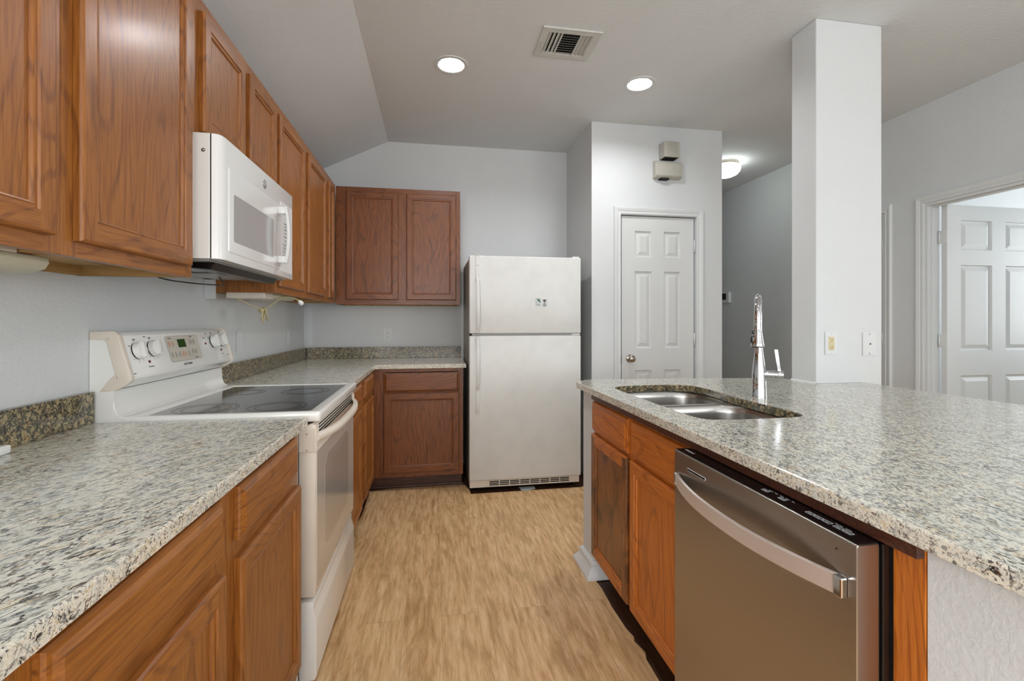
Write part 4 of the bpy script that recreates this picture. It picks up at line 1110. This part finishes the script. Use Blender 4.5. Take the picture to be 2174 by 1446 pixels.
# ================================================================== SMALL THINGS ON THE WALLS
def outlet(loc, U, W, kind, label, mat_insert, group='outlets in the kitchen', plate=TRIM, sz=(.070, .115)):
    t = thing('wall_outlet', label, 'outlet', loc, group)
    O = Vector(loc) ; U = Vector(U); W = Vector(W)
    def bx(u0, u1, v0, v1, d0, d1, mat, name, par, bev=.001):
        m = MB(); b = bmesh.new(); 
        pts = [O + U * u + Z_ * v + W * d for d in (d0, d1) for u, v in ((u0, v0), (u1, v0), (u1, v1), (u0, v1))]
        vs = [b.verts.new(p) for p in pts]
        for f in ((0, 1, 2, 3), (7, 6, 5, 4), (0, 4, 5, 1), (1, 5, 6, 2), (2, 6, 7, 3), (3, 7, 4, 0)): b.faces.new([vs[i] for i in f])
        bmesh.ops.recalc_face_normals(b, faces=b.faces[:])
        if bev: bmesh.ops.bevel(b, geom=b.edges[:], offset=bev, segments=2, affect='EDGES')
        m._add(b); return obj(name, m, mat, par)
    w2, h2 = sz[0] / 2, sz[1] / 2
    p = bx(-w2, w2, -h2, h2, .0005, .006, plate, 'cover_plate', t, .002)
    if kind in ('gfci', 'duplex'):
        ins = bx(-.0165, .0165, -.0335, .0335, .005, .0085, mat_insert, 'receptacle', t, .001)
        for c in (.019, -.019):
            for u in (-.006, .006): bx(u - .0011, u + .0011, c - .001, c + .0065, .008, .0088, DARK, 'slot', ins, 0)
            m = MB().lathe([(.0024, .008), (.0024, .0089)], O + Z_ * (c - .007), W, 12); obj('ground_hole', m, DARK, ins)
        if kind == 'gfci': bx(-.014, .009, -.004, .004, .008, .0098, mat_insert, 'test_button', ins, .0005); bx(-.014, .009, .0045, .0052, .008, .0092, GREY, 'button_gap', ins, 0)
    elif kind == 'switch':
        ins = bx(-.0165, .0165, -.0335, .0335, .005, .008, mat_insert, 'rocker', t, .001)
    elif kind == 'jack':
        ins = bx(-.006, .007, -.007, .007, .005, .010, TRIM, 'jack_body', t, .001); bx(-.0025, .0035, -.004, .0045, .009, .0105, DARK, 'jack_hole', ins, 0)
    zs = (h2 - .010, -h2 + .010) if kind == 'jack' else (.048, -.048)
    for z in zs:
        m = MB().lathe([(.0042 if kind == 'jack' else .0028, .005), (.0036, .0072), (.001, .0076)], O + Z_ * z, W, 12); obj('screw', m, ALUM if kind == 'jack' else plate, t)
    return t
outlet((-.381, YB, 1.107), X_, -Y_, 'gfci', 'white outlet on the back wall under the back cabinets', TRIM)
outlet((XW, 2.747, 1.113), Y_, X_, 'switch', 'white rocker switch plate on the left wall nearest the range', TRIM, 'plates on the left wall')
outlet((XW, 3.633, 1.110), Y_, X_, 'duplex', 'white outlet on the left wall near the back corner', TRIM, 'plates on the left wall')
outlet((1.970, 2.035, 1.114), X_, -Y_, 'gfci', 'white outlet with almond sockets on the column', ALMOND, 'plates on the column')
outlet((2.194, 2.035, 1.110), X_, -Y_, 'jack', 'painted phone jack plate with two dark screws on the column', TRIM, 'plates on the column', sz=(.080, .118))

t = thing('thermostat', 'small white thermostat on the hallway wall', 'thermostat', (XR, 4.95, 1.5))
m = MB().box(XR - .028, XR, 4.878, 5.03, 1.438, 1.562, .004); obj('case', m, TRIM, t)
m = MB().box(XR - .030, XR - .027, 4.93, 5.005, 1.475, 1.548, .001); obj('screen', m, DARK, t)

t = thing('door_chime', 'beige plastic door chime above the pantry door', 'chime', (1.797, 3.38, 2.33))
m = MB().prism([(3.379, 2.330), (3.340, 2.334), (3.325, 2.35), (3.322, 2.432), (3.332, 2.458), (3.379, 2.472)], 0, 1.683, 1.905, .006, 3); obj('cover', m, BEIGE, t, shade=40)
m = MB().box(1.73, 1.80, 3.335, 3.379, 2.322, 2.331); obj('underside_grille', m, DARK, t)
t = thing('siren_box', 'small ribbed beige box mounted above the door chime', 'alarm box', (1.80, 3.38, 2.48))
m = MB().box(1.735, 1.862, 3.29, 3.379, 2.480, 2.600, .004); obj('cover', m, BEIGE, t)
m = MB()
for i in range(9): m.box(1.764 + i * .0095, 1.7685 + i * .0095, 3.287, 3.2905, 2.486, 2.594, .001)
obj('ribs', m, BEIGE, t)
m = MB().box(1.745, 1.852, 3.30, 3.375, 2.4785, 2.4802); obj('underside', m, DARK, t)

# under-cabinet lights
t = thing('under_cabinet_light', 'frosted under-cabinet light below the left-most wall cabinet', 'light', (-.88, .85, 1.33), 'under-cabinet lights')
m = MB().box(-.985, -.80, .56, 1.055, 1.3605, 1.3895, .002); obj('mounting_base', m, CREAM, t)
m = MB().prism([(-.99, 1.3612), (-.800, 1.3612), (-.796, 1.350), (-.804, 1.336), (-.83, 1.327), (-.985, 1.324)], 1, .56, 1.128, .003, 2); obj('lens', m, FROST, t, shade=40)
t = thing('under_cabinet_light', 'old white under-cabinet light with a bunched cord right of the microwave', 'light', (-.88, 2.5, 1.33), 'under-cabinet lights')
m = MB().box(-.97, -.80, 2.40, 2.52, 1.336, 1.389, .003); m.box(-.97, -.80, 2.52, 2.92, 1.372, 1.389, .002); obj('housing', m, CREAM, t)
m = MB().prism([(-.96, 1.372), (-.805, 1.372), (-.802, 1.355), (-.82, 1.343), (-.96, 1.340)], 1, 2.522, 2.915, .002, 2); obj('lens', m, FROST, t, shade=40)
cord = [(-.93, 2.41, 1.337), (-.90, 2.43, 1.318), (-.87, 2.47, 1.298), (-.855, 2.50, 1.288)]
knot = []
for q in range(5):
    c = Vector((-.855 + .006 * math.sin(q * 2), 2.53 + .006 * q, 1.275)); L_ = .030 + .012 * (q % 3)
    knot += [c + Vector((.004, -.012, .012)), c + Vector((.006 * (-1) ** q, -.02 + .012 * q, -L_)), c + Vector((-.004, .012 + .006 * q, -L_ * .8)), c + Vector((0, .018, .014))]
tail = [(-.850, 2.575, 1.292), (-.83, 2.62, 1.318), (-.80, 2.67, 1.352), (-.775, 2.72, 1.358), (-.755, 2.76, 1.349), (-.745, 2.79, 1.336)]
m = MB().tube(bez(cord + [tuple(k_) for k_ in knot] + tail), .0030, 8)
m.lathe([(.012, 0), (.013, .01), (.012, .02)], (-.857, 2.515, 1.280), (0, 1, .1), 10)
cdo = obj('power_cord', m, RUBBER, t, 'yellowed cord bunched with a tie')
m = MB().lathe([(.005, -.012), (.008, 0), (.0125, .004), (.0125, .022), (.010, .025)], (-.745, 2.79, 1.336), (.25, .75, -.45), 16, mi=0)
dv = Vector((.25, .75, -.45)).normalized(); sv = dv.cross(Z_).normalized()
for s_ in (-1, 1): 
    p0 = Vector((-.745, 2.79, 1.336)) + dv * .025 + sv * .006 * s_; m.tube([p0, p0 + dv * .016], .0017, 6, mi=1)
obj('plug', m, [MWHITE, ALUM], cdo)

m = MB().box(XW + .03, -.985, 1.16, 1.285, ZC, ZC + .022, .006, 3)
tag(obj('plastic_cap', m, MWHITE, shade=40), 'small white plastic block on the left worktop by the wall', 'plastic block')

# ================================================================== CEILING THINGS
LAMP_LABELS = ['round recessed downlight on the ceiling, left of the register', 'round recessed downlight on the ceiling, right of the register'] + ['round recessed downlight out of view, added for even fill light'] * 4
def downlight():
    t = thing('recessed_light', LAMP_LABELS[0], 'light', (LAMPS[0][0], LAMPS[0][1], H), 'recessed downlights')
    O = (LAMPS[0][0], LAMPS[0][1], H)
    obj('trim_ring', MB().lathe([(.100, 0), (.099, -.004), (.080, -.006), (.0755, -.003), (.0755, 0)], O, Z_, 48, cap=False), TRIM, t, shade=40)
    obj('baffle', MB().lathe([(.0755, -.003), (.0735, .006), (.067, .026), (.0665, .028)], O, Z_, 48, cap=False), TRIM, t, shade=60)
    obj('lens_bezel', MB().lathe([(.0665, .028), (.0665, .0262), (.0600, .0262), (.0600, .028)], O, Z_, 48, cap=False), GREY, t, shade=30)
    obj('lens', MB().lathe([(.0602, .0272), (.0602, .031)], O, Z_, 48), LENS, t)
    return t
dl = downlight()
for i, (x, y) in enumerate(LAMPS[1:], 1):
    c = dl.copy(); COL.objects.link(c); c.location = (x, y, H); c['label'] = LAMP_LABELS[i]
    for ch in list(dl.children):
        d = ch.copy(); COL.objects.link(d); d.parent = c
        if ch.name.startswith('lens') and not ch.name.startswith('lens_bezel') and i > 1:
            d.data = ch.data.copy(); d.data.materials[0] = LENSES[1 if i < 4 else 2]

t = thing('hall_ceiling_light', 'glowing round glass ceiling lamp in the hallway', 'light', (2.767, 4.055, H))
O = (2.767, 4.055, H)
obj('base', MB().lathe([(.118, 0), (.118, -.030), (.112, -.036), (.09, -.036)], O, Z_, 40), NICKEL, t, shade=40)
obj('glass_shade', MB().lathe([(.110, -.034), (.128, -.042), (.136, -.058), (.130, -.085), (.108, -.112), (.07, -.130), (.001, -.137)], O, Z_, 40), HLENS, t, shade=60)
t = thing('side_room_ceiling_light', 'ceiling lamp of the room beyond the open door', 'light', (4.6, 2.0, H))
O = (4.6, 2.0, H)
obj('base', MB().lathe([(.118, 0), (.118, -.030), (.09, -.034)], O, Z_, 32), TRIM, t, shade=40)
obj('glass_shade', MB().lathe([(.110, -.034), (.136, -.058), (.130, -.085), (.07, -.130), (.001, -.137)], O, Z_, 32), SLENS, t, shade=60)

def register():
    t = thing('ceiling_register', 'off-white slotted air register on the ceiling between the two downlights', 'vent', (.72, 2.45, H))
    x0, x1, y0, y1 = .560, .880, 2.322, 2.585; zb = H - .006
    m = MB().slab([(x0, y0), (x1, y0), (x1, y1), (x0, y1)], [[(.600, 2.360), (.845, 2.360), (.845, 2.550), (.600, 2.550)]], zb, H)
    m.box(x0, x1, y0 - .001, y0 + .006, zb - .002, H, .001)
    obj('frame', m, SLATG, t)
    m = MB()
    def slat(a, b_, c, d, tilt, axis):
        # thin tilted blade
        cx, cy = (a + b_) / 2, (c + d) / 2
        if axis == 'y':
            w_ = (b_ - a) / 2; p = [(cx - w_, zb - .001), (cx - w_ + .0012, zb - .001), (cx + w_, zb + .011 * tilt), (cx + w_ - .0012, zb + .011 * tilt)]
            m.prism([(q[0], q[1]) for q in p], 1, c, d)
        else:
            w_ = (d - c) / 2; p = [(cy - w_, zb - .001), (cy - w_ + .0012, zb - .001), (cy + w_, zb + .011), (cy + w_ - .0012, zb + .011)]
            m.prism([(q[0], q[1]) for q in p], 0, a, b_)
    for i in range(3): slat(.602 + i * .022, .622 + i * .022, 2.362, 2.548, 1, 'y')
    for i in range(3):
        x = .782 + i * .0215
        m.prism([(x, zb + .011), (x + .0012, zb + .011), (x + .0195, zb - .001), (x + .0183, zb - .001)], 1, 2.362, 2.548)
    m.box(.668, .676, 2.36, 2.55, zb, H); m.box(.772, .780, 2.36, 2.55, zb, H)
    for i in range(9): slat(.677, .771, 2.362 + i * .0205, 2.380 + i * .0205, 1, 'x')
    obj('louvres', m, SLATG, t)
    m = MB().box(.602, .843, 2.362, 2.548, H + .035, H + .04)
    m.box(.6003, .602, 2.3603, 2.5497, H + .006, H + .04); m.box(.843, .8447, 2.3603, 2.5497, H + .006, H + .04); m.box(.602, .843, 2.3603, 2.362, H + .006, H + .04); m.box(.602, .843, 2.548, 2.5497, H + .006, H + .04)
    obj('duct_back', m, DARK, t)
    m = MB().box(.578, .581, 2.44, 2.49, zb - .006, zb, .001); obj('damper_lever', m, TRIM, t)
register()
